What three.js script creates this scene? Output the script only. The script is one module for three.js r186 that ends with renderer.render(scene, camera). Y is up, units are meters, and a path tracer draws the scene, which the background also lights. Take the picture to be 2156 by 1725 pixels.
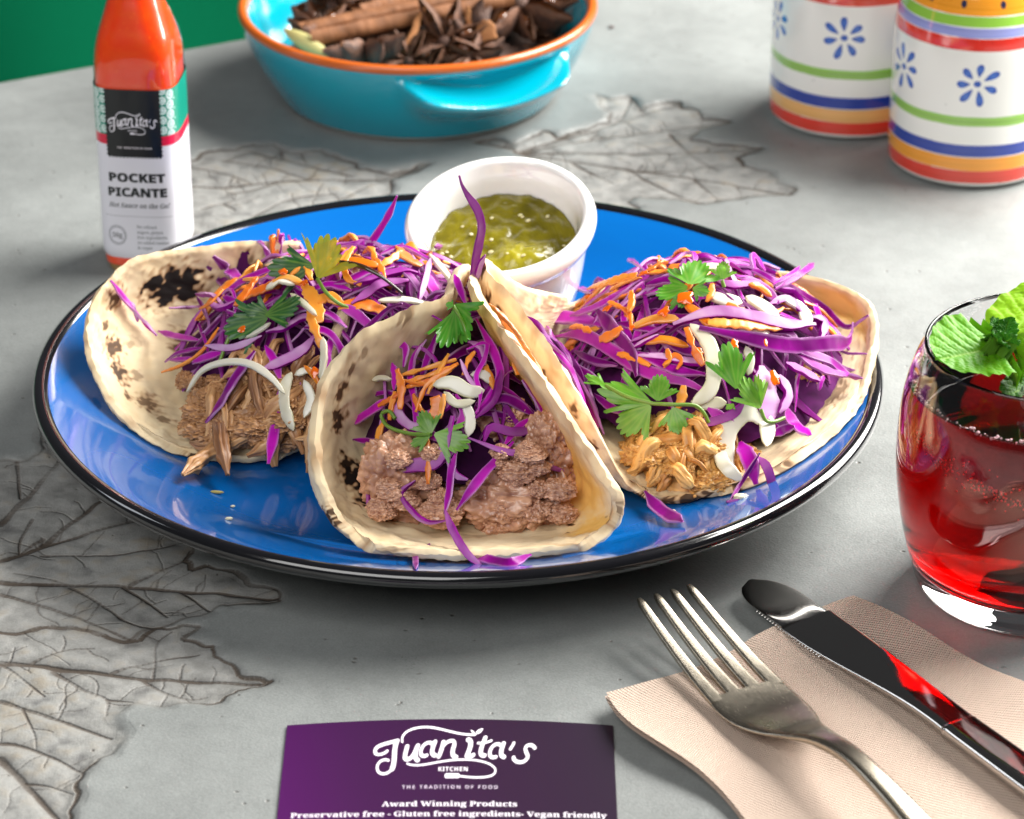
import * as THREE from 'three';
import { RoundedBoxGeometry } from 'three/addons/geometries/RoundedBoxGeometry.js';
import { ImprovedNoise } from 'three/addons/math/ImprovedNoise.js';
import { mergeGeometries, mergeVertices } from 'three/addons/utils/BufferGeometryUtils.js';
import { RectAreaLightUniformsLib } from 'three/addons/lights/RectAreaLightUniformsLib.js';

// ---------------------------------------------------------------- camera, light, exposure
const scene = new THREE.Scene();
const PITCH = THREE.MathUtils.degToRad(27.6), CAM_H = 0.5055, CAM_Z = CAM_H / Math.tan(PITCH), FOC = 7000;
const camera = new THREE.PerspectiveCamera(2 * Math.atan(862.5 / FOC) * 180 / Math.PI, 1.25, 0.05, 20);
camera.position.set(0, CAM_H, CAM_Z);
camera.lookAt(0, 0, 0);
camera.focus = 0.995;
camera.userData.fStop = 20;

const renderer = new THREE.WebGLRenderer({ antialias: true });
renderer.setSize(1024, 819);
renderer.toneMapping = THREE.LinearToneMapping;
renderer.toneMappingExposure = 1.0;
renderer.shadowMap.enabled = true;
RectAreaLightUniformsLib.init();

scene.background = new THREE.Color(0.05, 0.051, 0.053);         // the dim room round the table
function windowOrFillLight(x, y, z, tx, ty, tz, w, h, color, power) {
  const l = new THREE.RectAreaLight(color, power, w, h);
  l.position.set(x, y, z); l.lookAt(tx, ty, tz); l.name = 'window_or_fill_light'; scene.add(l);
  return l;
}
windowOrFillLight(0.74, 0.66, -0.40, 0.0, 0.02, 0.03, 0.95, 0.78, new THREE.Color(1, 0.97, 0.92), 24);   // window light from the right and a little behind
windowOrFillLight(-0.45, 1.0, 0.95, 0.0, 0.0, 0.1, 1.1, 0.8, new THREE.Color(1.0, 0.99, 0.97), 4.6);          // soft fill light added at the front left to brighten the table
windowOrFillLight(-1.0, 0.62, -0.1, -0.1, 0.02, 0.05, 0.22, 0.4, new THREE.Color(0.88, 0.93, 1.0), 4);         // narrow window on the left

// ---------------------------------------------------------------- helpers
const V = (x, y, z) => new THREE.Vector3(x, y, z);
let seedState = 20240517;
function reseed(s) { seedState = s >>> 0; }
function rnd() { seedState = (seedState + 0x6d2b79f5) | 0; let t = Math.imul(seedState ^ (seedState >>> 15), 1 | seedState); t = (t + Math.imul(t ^ (t >>> 7), 61 | t)) ^ t; return ((t ^ (t >>> 14)) >>> 0) / 4294967296; }
const rr = (a, b) => a + (b - a) * rnd();
const clamp = (x, a = 0, b = 1) => Math.min(b, Math.max(a, x));
const sstep = (a, b, x) => { const t = clamp((x - a) / (b - a)); return t * t * (3 - 2 * t); };
const mix = (a, b, t) => a + (b - a) * t;
const mix3 = (a, b, t) => [mix(a[0], b[0], t), mix(a[1], b[1], t), mix(a[2], b[2], t)];
const IN = new ImprovedNoise();
const noise = (x, y, z = 0) => IN.noise(x + 31.7, y + 17.3, z + 5.9);
function fbm(x, y, z, oct = 4) { let s = 0, a = 0.5, f = 1; for (let i = 0; i < oct; i++) { s += a * noise(x * f, y * f, z * f + i * 7.1); a *= 0.5; f *= 2.03; } return s; }

// a point of the table scene seen along a ray of the survey of the photograph (survey units: 2156 wide)
const SINP = Math.sin(PITCH), COSP = Math.cos(PITCH);
const EYE = V(0, CAM_H, CAM_Z);
function ray(px, py) { const a = (px - 1078) / FOC, b = (py - 862.5) / FOC; return V(a, -SINP - b * COSP, -COSP + b * SINP); }
function onY(px, py, y = 0) { const d = ray(px, py); return EYE.clone().addScaledVector(d, (y - CAM_H) / d.y); }
function onZ(px, py, z) { const d = ray(px, py); return EYE.clone().addScaledVector(d, (z - CAM_Z) / d.z); }

const used = new Map();
function numbered(name) { const n = used.get(name) ?? 0; used.set(name, n + 1); return n ? `${name}_${String(n).padStart(3, '0')}` : name; }
function tag(o, label, category, group) { o.userData.label = label; o.userData.category = category; if (group) o.userData.group = group; return o; }
function shadows(o) { o.castShadow = true; o.receiveShadow = true; return o; }
function thing(name, label, category, pos = [0, 0, 0], group) {
  const g = new THREE.Group(); g.name = numbered(name); g.position.set(...pos); scene.add(g);
  return tag(g, label, category, group);
}
// geometry is given in scene coordinates; it is stored relative to its parent's place
function part(name, geo, mat, parent, label) {
  if (parent !== scene) { parent.updateWorldMatrix(true, false); geo.applyMatrix4(parent.matrixWorld.clone().invert()); }
  const m = shadows(new THREE.Mesh(geo, mat)); m.name = parent === scene ? numbered(name) : name; parent.add(m);
  if (label) m.userData.label = label;
  return m;
}
// a part given in its parent's own coordinates
function local(name, geo, mat, parent, label) {
  const m = shadows(new THREE.Mesh(geo, mat)); m.name = name; parent.add(m); if (label) m.userData.label = label; return m;
}
function grid(nu, nv, fn, { closeU = false, color = null, uv = null } = {}) {
  const pos = [], uvs = [], col = [], idx = [];
  for (let j = 0; j <= nv; j++) for (let i = 0; i <= nu; i++) {
    const u = i / nu, v = j / nv, p = fn(closeU && i === nu ? 0 : u, v);
    pos.push(p.x, p.y, p.z);
    if (uv) uvs.push(...uv(u, v)); else uvs.push(u, v);
    if (color) col.push(...color(u, v));
  }
  for (let j = 0; j < nv; j++) for (let i = 0; i < nu; i++) { const a = j * (nu + 1) + i, b = a + 1, c = a + nu + 1, d = c + 1; idx.push(a, b, d, a, d, c); }
  const g = new THREE.BufferGeometry();
  g.setAttribute('position', new THREE.Float32BufferAttribute(pos, 3));
  g.setAttribute('uv', new THREE.Float32BufferAttribute(uvs, 2));
  if (color) g.setAttribute('color', new THREE.Float32BufferAttribute(col, 3));
  g.setIndex(idx); g.computeVertexNormals();
  if (closeU) { const n = g.attributes.normal; for (let j = 0; j <= nv; j++) { const a = j * (nu + 1), b = a + nu; const s = V(n.getX(a) + n.getX(b), n.getY(a) + n.getY(b), n.getZ(a) + n.getZ(b)).normalize(); n.setXYZ(a, s.x, s.y, s.z); n.setXYZ(b, s.x, s.y, s.z); } }
  return g;
}
// sections: {c, r (right), u (up), w, h, e (squareness)}; closed at both ends
function loft(secs, n = 20) {
  const pos = [], idx = [], uvs = [], m = secs.length;
  secs.forEach((s, k) => {
    for (let i = 0; i <= n; i++) {
      const a = i / n * Math.PI * 2, ca = Math.cos(a), sa = Math.sin(a), q = 2 / (s.e ?? 2);
      const x = Math.sign(ca) * Math.abs(ca) ** q * s.w / 2, y = Math.sign(sa) * Math.abs(sa) ** q * s.h / 2;
      const p = s.c.clone().addScaledVector(s.r, x).addScaledVector(s.u, y);
      pos.push(p.x, p.y, p.z); uvs.push(i / n, k / (m - 1));
    }
  });
  for (let k = 0; k < m - 1; k++) for (let i = 0; i < n; i++) { const a = k * (n + 1) + i, b = a + 1, c = a + n + 1, d = c + 1; idx.push(a, b, d, a, d, c); }
  for (const k of [0, m - 1]) {
    const o = pos.length / 3, c = o + n + 1, s = secs[k];        // flat caps with their own vertices
    for (let i = 0; i <= n; i++) { const a = k * (n + 1) + i; pos.push(pos[a * 3], pos[a * 3 + 1], pos[a * 3 + 2]); uvs.push(i / n, k / (m - 1)); }
    pos.push(s.c.x, s.c.y, s.c.z); uvs.push(0.5, k / (m - 1));
    for (let i = 0; i < n; i++) k ? idx.push(o + i, o + i + 1, c) : idx.push(o + i + 1, o + i, c);
  }
  let g = new THREE.BufferGeometry();
  g.setAttribute('position', new THREE.Float32BufferAttribute(pos, 3)); g.setAttribute('uv', new THREE.Float32BufferAttribute(uvs, 2)); g.setIndex(idx);
  g.computeVertexNormals();
  return g;
}
function tex(canvas, srgb = true) { const t = new THREE.CanvasTexture(canvas); if (srgb) t.colorSpace = THREE.SRGBColorSpace; t.anisotropy = 8; return t; }
function canvasOf(w, h) { const c = document.createElement('canvas'); c.width = w; c.height = h; return [c, c.getContext('2d')]; }
function dataTex(w, h, fill, srgb = false) {
  const d = new Uint8Array(w * h * 4);
  for (let y = 0, o = 0; y < h; y++) for (let x = 0; x < w; x++, o += 4) { const c = fill(x, y); d[o] = clamp(c[0]) * 255; d[o + 1] = clamp(c[1]) * 255; d[o + 2] = clamp(c[2]) * 255; d[o + 3] = 255; }
  const t = new THREE.DataTexture(d, w, h); t.magFilter = THREE.LinearFilter; t.minFilter = THREE.LinearFilter; if (srgb) t.colorSpace = THREE.SRGBColorSpace; t.wrapS = t.wrapT = THREE.RepeatWrapping; t.needsUpdate = true; return t;
}
const phys = (o) => new THREE.MeshPhysicalMaterial(o);
const lin = (r, g, b) => new THREE.Color().setRGB(r, g, b);
function blur(a, w, h, r) {                                     // two box passes on a Float32Array
  let src = a;
  for (let pass = 0; pass < 2; pass++) {
    const t = new Float32Array(w * h), o = new Float32Array(w * h), k = 1 / (2 * r + 1);
    for (let y = 0; y < h; y++) { let s = 0; const b = y * w; for (let x = -r; x <= r; x++) s += src[b + clamp(x, 0, w - 1)]; for (let x = 0; x < w; x++) { t[b + x] = s * k; s += src[b + Math.min(w - 1, x + r + 1)] - src[b + Math.max(0, x - r)]; } }
    for (let x = 0; x < w; x++) { let s = 0; for (let y = -r; y <= r; y++) s += t[clamp(y, 0, h - 1) * w + x]; for (let y = 0; y < h; y++) { o[y * w + x] = s * k; s += t[Math.min(h - 1, y + r + 1) * w + x] - t[Math.max(0, y - r) * w + x]; } }
    src = o;
  }
  return src;
}
// ---------------------------------------------------------------- the concrete table with pressed leaves
{
  const N = 2048, X0 = -0.34, Z0 = -0.44, SPAN = 0.68, S = N / SPAN;
  const toPix = (p) => [(p.x - X0) * S, (p.z - Z0) * S];
  const A = (x, y) => [x * 0.4658, 921.2 + y * 0.4658], B = (x, y) => [368.5 + x * 0.2686, 263.2 + y * 0.2686], C = (x, y) => [1000.2 + x * 0.3418, 184.2 + y * 0.3418];
  const tr = (f, s) => s.split(' ').map((q) => { const [x, y] = q.split(',').map(Number); return toPix(onY(...f(x, y), 0)); });
  const leaves = [
    { f: A, out: ['-420,100 0,100 100,95 180,70 205,40 180,-40 420,-120 760,-40 1100,300 870,510 830,545 870,590 960,575 1050,600 1130,650 1250,680 1280,700 1265,740 1150,745 1000,750 950,780 910,795 760,840 700,850 640,870 560,905 470,880 330,850 210,840 150,860 60,872 0,870 -420,850'],
      veins: ['0,640 300,650 550,655 830,680 1000,690 1250,720|9', '0,545 180,480 330,440 560,370 800,330|9', '185,475 300,390 440,285 600,200|8', '0,380 100,280 220,150 280,80 330,20|9', '75,100 90,260|5', '0,690 200,750 400,820 650,930|6', '320,665 450,735 600,830 720,850|5', '560,660 680,740 760,800|5', '820,680 890,730 950,780|4', '190,520 450,520 650,500 790,470|5', '590,650 700,605 830,540 860,505|5', '200,440 90,500 80,510|4', '150,360 95,440 85,505|4', '330,650 200,620 60,600|3', '-420,640 0,640|9', '-420,600 0,545|9'] },
    { f: A, out: ['-420,860 0,868 60,872 150,860 210,842 330,852 470,882 560,906 640,900 700,852 750,855 900,845 890,865 840,890 840,910 960,935 970,985 1050,1020 1080,1060 1180,1085 1225,1100 1080,1135 970,1195 700,1205 590,1195 515,1260 575,1350 500,1410 380,1500 340,1600 310,1725 300,1800 -420,1900'],
      veins: ['0,1005 130,1010 440,1045 630,1070 900,1085 1200,1105|9', '-420,1000 0,1005|9', '0,1180 250,1260 500,1350|7', '0,1440 100,1540 270,1725|10', '0,1370 60,1372 240,1435 370,1505|5', '240,1040 380,1130 480,1170 480,1250|6', '640,1075 740,1140 860,1170 930,1160|5', '130,1005 280,950 420,940|4', '500,1045 640,1010 900,970|4', '10,1010 120,1100 200,1160|4', '480,1170 560,1180 600,1190|3', '100,1210 150,1330 160,1400|3', '690,1075 720,900 780,870|3', '-420,1150 0,1180|8', '-420,1100 0,1440|9', '110,1545 200,1560 320,1600|3'] },
    { f: B, out: ['-200,300 0,290 150,260 200,210 340,185 470,185 540,150 640,145 780,150 890,200 1000,205 1130,195 1250,240 1400,290 1430,330 1550,350 1650,370 1700,370 1960,290 2000,300 1800,380 1690,420 1690,520 1650,640 1200,900 150,1000 -200,900'],
      veins: ['0,300 150,320 400,370 600,440|5', '370,260 700,310 1050,410|5', '600,190 830,250 1150,330 1380,380|6', '-100,460 150,465 420,460 800,420 1200,410 1650,400 1900,320|7', '1000,640 1300,560 1450,490 1650,410|6', '400,520 560,500 800,430|4', '380,600 470,650|3', '200,640 500,560|3', '830,190 840,250|3', '990,210 1035,290|3', '1690,420 1690,520|7', '600,700 900,560 1250,520|5'] },
    { f: C, out: ['0,318 100,308 230,340 330,305 400,270 450,260 500,295 600,270 840,195 830,150 780,110 745,40 820,70 940,50 1000,80 1010,130 1100,100 1250,85 1270,110 1390,140 1390,185 1580,200 1380,260 1320,310 1560,345 1780,365 1620,425 1660,475 1830,520 1860,580 1990,620 1940,650 1700,665 1500,690 1420,710 1300,690 1150,670 1000,665 930,695 1000,735 900,800 640,800 560,500 250,395 230,365 0,332'],
      veins: ['230,380 600,440 900,480 1350,545 1600,590 1900,640|6', '270,370 500,310 850,210 940,120 960,60|6', '280,375 700,310 1000,270 1400,220 1580,200|6', '290,380 800,390 1200,390 1400,385 1780,365|6', '930,480 1100,580 1250,650 1400,705|5', '600,450 850,580|5', '850,210 1180,110 1260,95|4', '1350,545 1430,620 1500,690|4', '1150,200 1180,240|3', '1200,270 1330,400 1500,500|5', '1610,590 1640,660|3', '700,310 760,260|3', '1000,490 1200,500 1500,460|4', '0,325 230,355|8'] },
  ];
  const [mc, mx] = canvasOf(N, N), [vc, vx] = canvasOf(N, N), [ec, ex] = canvasOf(N, N);
  mx.fillStyle = vx.fillStyle = ex.fillStyle = '#000'; mx.fillRect(0, 0, N, N); vx.fillRect(0, 0, N, N); ex.fillRect(0, 0, N, N);
  reseed(11);
  const wob = (pts, amp) => { const o = []; for (let i = 0; i < pts.length; i++) { const a = pts[i], b = pts[(i + 1) % pts.length], n = Math.max(2, Math.round(Math.hypot(b[0] - a[0], b[1] - a[1]) / 5)); for (let k = 0; k < n; k++) { const t = k / n; o.push([a[0] + (b[0] - a[0]) * t + noise(o.length * 0.33, i, 1) * amp, a[1] + (b[1] - a[1]) * t + noise(o.length * 0.33, i, 9) * amp]); } } return o; };
  const path = (c, pts, close) => { c.beginPath(); pts.forEach((p, i) => (i ? c.lineTo(...p) : c.moveTo(...p))); if (close) c.closePath(); };
  leaves.forEach((lf, k) => {
    const outline = wob(tr(lf.f, lf.out[0]), 5);
    mx.fillStyle = `rgb(${(k + 1) * 60},0,0)`; path(mx, outline, true); mx.fill();
    ex.lineJoin = 'round'; ex.strokeStyle = '#fff';
    for (let i = 0; i < outline.length - 1; i++) { ex.globalAlpha = clamp(0.75 + 1.2 * noise(i * 0.05, k * 9)); ex.lineWidth = 2.6 + 6 * Math.abs(noise(i * 0.08, k * 5 + 3)); ex.beginPath(); ex.moveTo(...outline[i]); ex.lineTo(...outline[i + 1]); ex.stroke(); }
    ex.globalAlpha = 1;
    vx.save(); path(vx, outline, true); vx.clip(); vx.lineCap = 'round';
    for (const v of lf.veins) {
      const [s, w] = v.split('|'), pts = tr(lf.f, s), c3 = new THREE.CatmullRomCurve3(pts.map((p) => V(p[0], p[1], 0))), n = Math.ceil(c3.getLength() / 6), q = c3.getSpacedPoints(n);
      for (let i = 0; i < n; i++) {
        const a = q[i], b = q[i + 1], wob2 = noise(i * 0.2, s.length, 2) * 1.6;
        vx.strokeStyle = '#fff'; vx.globalAlpha = clamp(0.72 + 0.8 * noise(i * 0.11, s.length)); vx.lineWidth = Number(w) * 0.78 * (1 - 0.45 * i / n) * (0.8 + 0.7 * Math.abs(noise(i * 0.3, 4)));
        vx.beginPath(); vx.moveTo(a.x + wob2, a.y + wob2); vx.lineTo(b.x + wob2, b.y + wob2); vx.stroke();
        if (rnd() < 0.2) {                                       // fine side veins that fork off
          let x = a.x, y = a.y, dir = Math.atan2(b.y - a.y, b.x - a.x) + (rnd() < 0.5 ? -1 : 1) * rr(0.8, 1.7), len = rr(12, 46), ww = rr(0.9, 2.1);
          for (let k2 = 0; k2 < len / 5; k2++) { const nx = x + Math.cos(dir) * 5, ny = y + Math.sin(dir) * 5; vx.globalAlpha = 0.5; vx.lineWidth = ww; vx.beginPath(); vx.moveTo(x, y); vx.lineTo(nx, ny); vx.stroke(); x = nx; y = ny; dir += rr(-0.35, 0.35); ww *= 0.96; if (rnd() < 0.05) dir += rr(-1, 1); }
        }
      }
    }
    vx.restore(); vx.globalAlpha = 1;
  });
  // small air holes in the concrete
  for (let i = 0; i < 620; i++) { ex.fillStyle = '#fff'; ex.globalAlpha = rr(0.5, 1); ex.beginPath(); ex.ellipse(rnd() * N, rnd() * N, rr(0.7, 1.9), rr(0.7, 1.6), 0, 0, 7); ex.fill(); }
  ex.globalAlpha = 1;
  const md = mx.getImageData(0, 0, N, N).data, vd = vx.getImageData(0, 0, N, N).data, ed = ex.getImageData(0, 0, N, N).data;
  const mask = new Float32Array(N * N), vein = new Float32Array(N * N), edge = new Float32Array(N * N), id = new Uint8Array(N * N);
  for (let i = 0; i < N * N; i++) { mask[i] = md[i * 4] > 20 ? 1 : 0; id[i] = Math.round(md[i * 4] / 60); vein[i] = vd[i * 4] / 255; edge[i] = ed[i * 4] / 255; }
  const soft = blur(mask, N, N, 5), wide = blur(mask, N, N, 16), sv = blur(vein, N, N, 3), wv = blur(vein, N, N, 9), se = blur(edge, N, N, 6);
  const coarse = new Float32Array(256 * 256); for (let y = 0; y < 256; y++) for (let x = 0; x < 256; x++) coarse[y * 256 + x] = fbm(x * 0.05, y * 0.05, 3, 4);
  const mid = new Float32Array(1024 * 1024); for (let y = 0; y < 1024; y++) for (let x = 0; x < 1024; x++) mid[y * 1024 + x] = fbm(x * 0.09, y * 0.09, 8, 3);
  const height = new Float32Array(N * N), col = new Uint8Array(N * N * 4), bump = new Uint8Array(N * N * 4), rough = new Uint8Array(N * N * 4);
  reseed(5);
  for (let y = 0; y < N; y++) for (let x = 0; x < N; x++) {
    const i = y * N + x, c = coarse[(y >> 3) * 256 + (x >> 3)], m = mid[(y >> 1) * 1024 + (x >> 1)], g = rnd() - 0.5, s = soft[i], inside = mask[i];
    height[i] = -0.62 * s + 0.25 * (wide[i] - s) + s * (0.5 * m + 0.35 * c) - 0.32 * sv[i] - 0.5 * vein[i] - 0.75 * wv[i] - 0.45 * edge[i] + (1 - s) * 0.05 * m + (s > 0.02 && s < 0.98 ? 0.35 * m : 0);
    let v = 0.235 + 0.075 * c + 0.03 * m + g * 0.055;
    let r = v * 0.945, gg = v * 1.0, b = v * 0.985;
    if (s > 0.01) { const l = 0.008 * s + 0.10 * s * clamp(m * 2.2 + 0.1); r += l + 0.012 * s; gg += l; b += l - 0.006 * s; const brown = s * clamp((c * 1.5 + m * 2.4) - 0.22) * 0.6; r *= 1 - brown * 0.5; gg *= 1 - brown * 0.62; b *= 1 - brown * 0.78; const gr = s * clamp(-m * 2.5 - 0.35); r *= 1 - gr * 0.5; gg *= 1 - gr * 0.5; b *= 1 - gr * 0.48; }
    const d = clamp(vein[i] * 0.66 + sv[i] * 0.4 + wv[i] * 0.25 + edge[i] * 0.8 + se[i] * 0.5 * (0.6 + inside));
    r = mix(r, 0.068, d); gg = mix(gg, 0.052, d); b = mix(b, 0.04, d);
    const toS = (q) => 255 * (q <= 0.0031308 ? q * 12.92 : 1.055 * Math.max(0, q) ** (1 / 2.4) - 0.055);
    col[i * 4] = clamp(toS(r), 0, 255); col[i * 4 + 1] = clamp(toS(gg), 0, 255); col[i * 4 + 2] = clamp(toS(b), 0, 255); col[i * 4 + 3] = 255;
    const hb = clamp(0.7 + 0.4 * (height[i] + g * 0.05)) * 255; bump[i * 4] = bump[i * 4 + 1] = bump[i * 4 + 2] = hb; bump[i * 4 + 3] = 255;
    const ro = clamp(0.40 + 0.16 * s + 0.25 * d + 0.22 * c + g * 0.12) * 255; rough[i * 4] = rough[i * 4 + 1] = rough[i * 4 + 2] = ro; rough[i * 4 + 3] = 255;
  }
  const low = blur(height, N, N, 3);
  const mk = (d, srgb) => { const t = new THREE.DataTexture(d, N, N); t.magFilter = t.minFilter = THREE.LinearFilter; t.wrapS = t.wrapT = THREE.MirroredRepeatWrapping; if (srgb) t.colorSpace = THREE.SRGBColorSpace; t.needsUpdate = true; return t; };
  const concrete = phys({ map: mk(col, true), bumpMap: mk(bump), bumpScale: 0.003, roughnessMap: mk(rough), roughness: 1, specularIntensity: 0.9 });
  // the slab: its back edge runs obliquely behind the bottle and the bowl
  const P0 = onY(0, 175, 0), P1 = onY(505, 85, 0), ud = P1.clone().sub(P0).normalize(), wd = V(-ud.z, 0, ud.x);
  const axis = (a, b, c, d, step, far) => { const o = []; for (let i = 0; i < far; i++) o.push(a + (b - a) * i / far); const n = Math.round((c - b) / step); for (let i = 0; i <= n; i++) o.push(b + (c - b) * i / n); for (let i = 1; i <= far; i++) o.push(c + (d - c) * i / far); return o; };
  const us = axis(-0.5, -0.28, 0.5, 1.0, 0.0015, 6), ws = axis(-0.0001, 0, 0.66, 1.0, 0.0015, 1);
  const at = (x, z) => { const i = Math.round((x - X0) * S), j = Math.round((z - Z0) * S); return i < 0 || j < 0 || i >= N || j >= N ? -1 : j * N + i; };
  const table = thing('table', 'grey concrete table top with large leaf imprints pressed into it', 'table');
  table.userData.kind = 'structure'; delete table.userData.category;
  const pos = [], uv = [], sets = [[], [], [], [], []], W = us.length;
  for (const w of ws) for (const u of us) { const x = P0.x + ud.x * u + wd.x * w, z = P0.z + ud.z * u + wd.z * w, k = at(x, z); pos.push(x, (k < 0 ? 0 : low[k]) * 0.0014, z); uv.push((x - X0) / SPAN, (z - Z0) / SPAN); }
  for (let j = 0; j < ws.length - 1; j++) for (let i = 0; i < W - 1; i++) {
    const a = j * W + i, b = a + 1, c = a + W, d = c + 1, k = at((pos[a * 3] + pos[d * 3]) / 2, (pos[a * 3 + 2] + pos[d * 3 + 2]) / 2);
    sets[k < 0 ? 0 : id[k] > 4 ? 0 : id[k]].push(a, c, d, a, d, b);
  }
  const full = new THREE.BufferGeometry(); full.setAttribute('position', new THREE.Float32BufferAttribute(pos, 3)); full.setAttribute('uv', new THREE.Float32BufferAttribute(uv, 2)); full.setIndex(sets.flat()); full.computeVertexNormals();
  const names = ['grey surface of the slab', 'upper leaf imprint at the left, running under the plate', 'lower leaf imprint at the left, beside the purple card', 'leaf imprint between the bottle and the white sauce dish', 'leaf imprint between the turquoise bowl and the striped jars'];
  sets.forEach((s, k) => {
    const map = new Map(), p = [], n = [], t = [], ix = [];
    for (const v of s) { if (!map.has(v)) { map.set(v, map.size); for (let c = 0; c < 3; c++) { p.push(pos[v * 3 + c]); n.push(full.attributes.normal.array[v * 3 + c]); } t.push(uv[v * 2], uv[v * 2 + 1]); } ix.push(map.get(v)); }
    const g = new THREE.BufferGeometry(); g.setAttribute('position', new THREE.Float32BufferAttribute(p, 3)); g.setAttribute('normal', new THREE.Float32BufferAttribute(n, 3)); g.setAttribute('uv', new THREE.Float32BufferAttribute(t, 2)); g.setIndex(ix);
    part(k ? 'leaf_imprint' : 'table_top', g, concrete, table, k ? names[k] : undefined);
  });
  // body of the slab under the surface
  const cx = P0.clone().addScaledVector(ud, 0.25).addScaledVector(wd, 0.5); const slab = new THREE.BoxGeometry(1.499, 0.038, 0.998); slab.rotateY(-Math.atan2(ud.z, ud.x)); slab.translate(cx.x, -0.0225, cx.z);
  part('slab_body', slab, phys({ color: lin(0.3, 0.3, 0.29), roughness: 0.7 }), table);
  // green cloth hanging beyond the table edge
  const gp = P0.clone().addScaledVector(wd, -0.3);
  const cloth = grid(160, 60, (u, v) => { const a = (u - 0.4) * 2.4, y = 0.02 - v * 1.0, f = 0.02 * Math.sin(a * 9 + 1.3 * Math.sin(y * 3)) + 0.012 * Math.sin(a * 23 + y * 5) + 0.03 * fbm(a * 3, y * 2.5, 2, 3); return V(gp.x + ud.x * a + wd.x * f, y, gp.z + ud.z * a + wd.z * f); });
  const weave = dataTex(256, 256, (x, y) => { const q = 0.5 + 0.25 * Math.sin(x * Math.PI / 4) * Math.sin(y * Math.PI / 4) + 0.2 * fbm(x * 0.06, y * 0.06, 1, 3); return [q, q, q]; }); weave.repeat.set(60, 32);
  const m = part('green_cloth', cloth, phys({ color: lin(0.0, 0.115, 0.05), roughness: 1, specularIntensity: 0.15, bumpMap: weave, bumpScale: 0.0008, side: THREE.DoubleSide }), scene);
  m.userData.kind = 'structure'; m.userData.label = 'dark green cloth hanging beyond the back edge of the table';
}
// ---------------------------------------------------------------- dinner plate
const PLATE = V(-0.017, 0, 0.0155), PR = 0.135;
function plateY(r) { return 0.0080 + 0.0195 * sstep(0.078, 0.147, r) ** 1.3; }
function onPlate(px, py, lift = 0) { let p = onY(px, py, 0.012); for (let i = 0; i < 6; i++) p = onY(px, py, plateY(Math.hypot(p.x - PLATE.x, p.z - PLATE.z)) + lift); return p; }
{
  const t = thing('dinner_plate', 'round cobalt blue plate with a black rim carrying the three tacos', 'plate', [PLATE.x, 0, PLATE.z]);
  const lathe = (pts) => new THREE.LatheGeometry(pts.map(([r, y]) => new THREE.Vector2(r, y)), 160);
  const dish = []; for (let i = 0; i <= 60; i++) { const r = 0.0001 + (PR - 0.0042) * i / 60; dish.push([r, plateY(r)]); }
  const swirl = dataTex(512, 512, (x, y) => { const v = 0.5 + 0.35 * fbm(x * 0.012, y * 0.02, 4, 4); return [0.0, clamp(0.345 + 0.05 * v), clamp(0.645 + 0.06 * v)]; }, true);
  const glaze = phys({ map: swirl, roughness: 0.17, clearcoat: 1, clearcoatRoughness: 0.035, ior: 1.55 });
  local('dish', lathe(dish), glaze, t);
  const black = phys({ color: lin(0.006, 0.006, 0.008), roughness: 0.14, clearcoat: 1, clearcoatRoughness: 0.05 });
  const yr = plateY(PR - 0.0042), rim = [[PR - 0.0043, yr - 0.0004], [PR - 0.0036, yr + 0.0006], [PR - 0.0022, yr + 0.0013], [PR - 0.0006, yr + 0.0012], [PR + 0.0006, yr + 0.0002], [PR + 0.0009, yr - 0.0014], [PR + 0.0002, yr - 0.003], [PR - 0.003, yr - 0.0046]];
  local('rim', lathe(rim), black, t, 'black glazed rim');
  local('underside', lathe([[PR - 0.003, yr - 0.0046], [PR - 0.018, 0.0135], [PR - 0.04, 0.0062], [0.088, 0.0042], [0.084, 0.0008], [0.078, 0.0008], [0.075, 0.0042], [0.0001, 0.0045]]), black, t);
}

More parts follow.
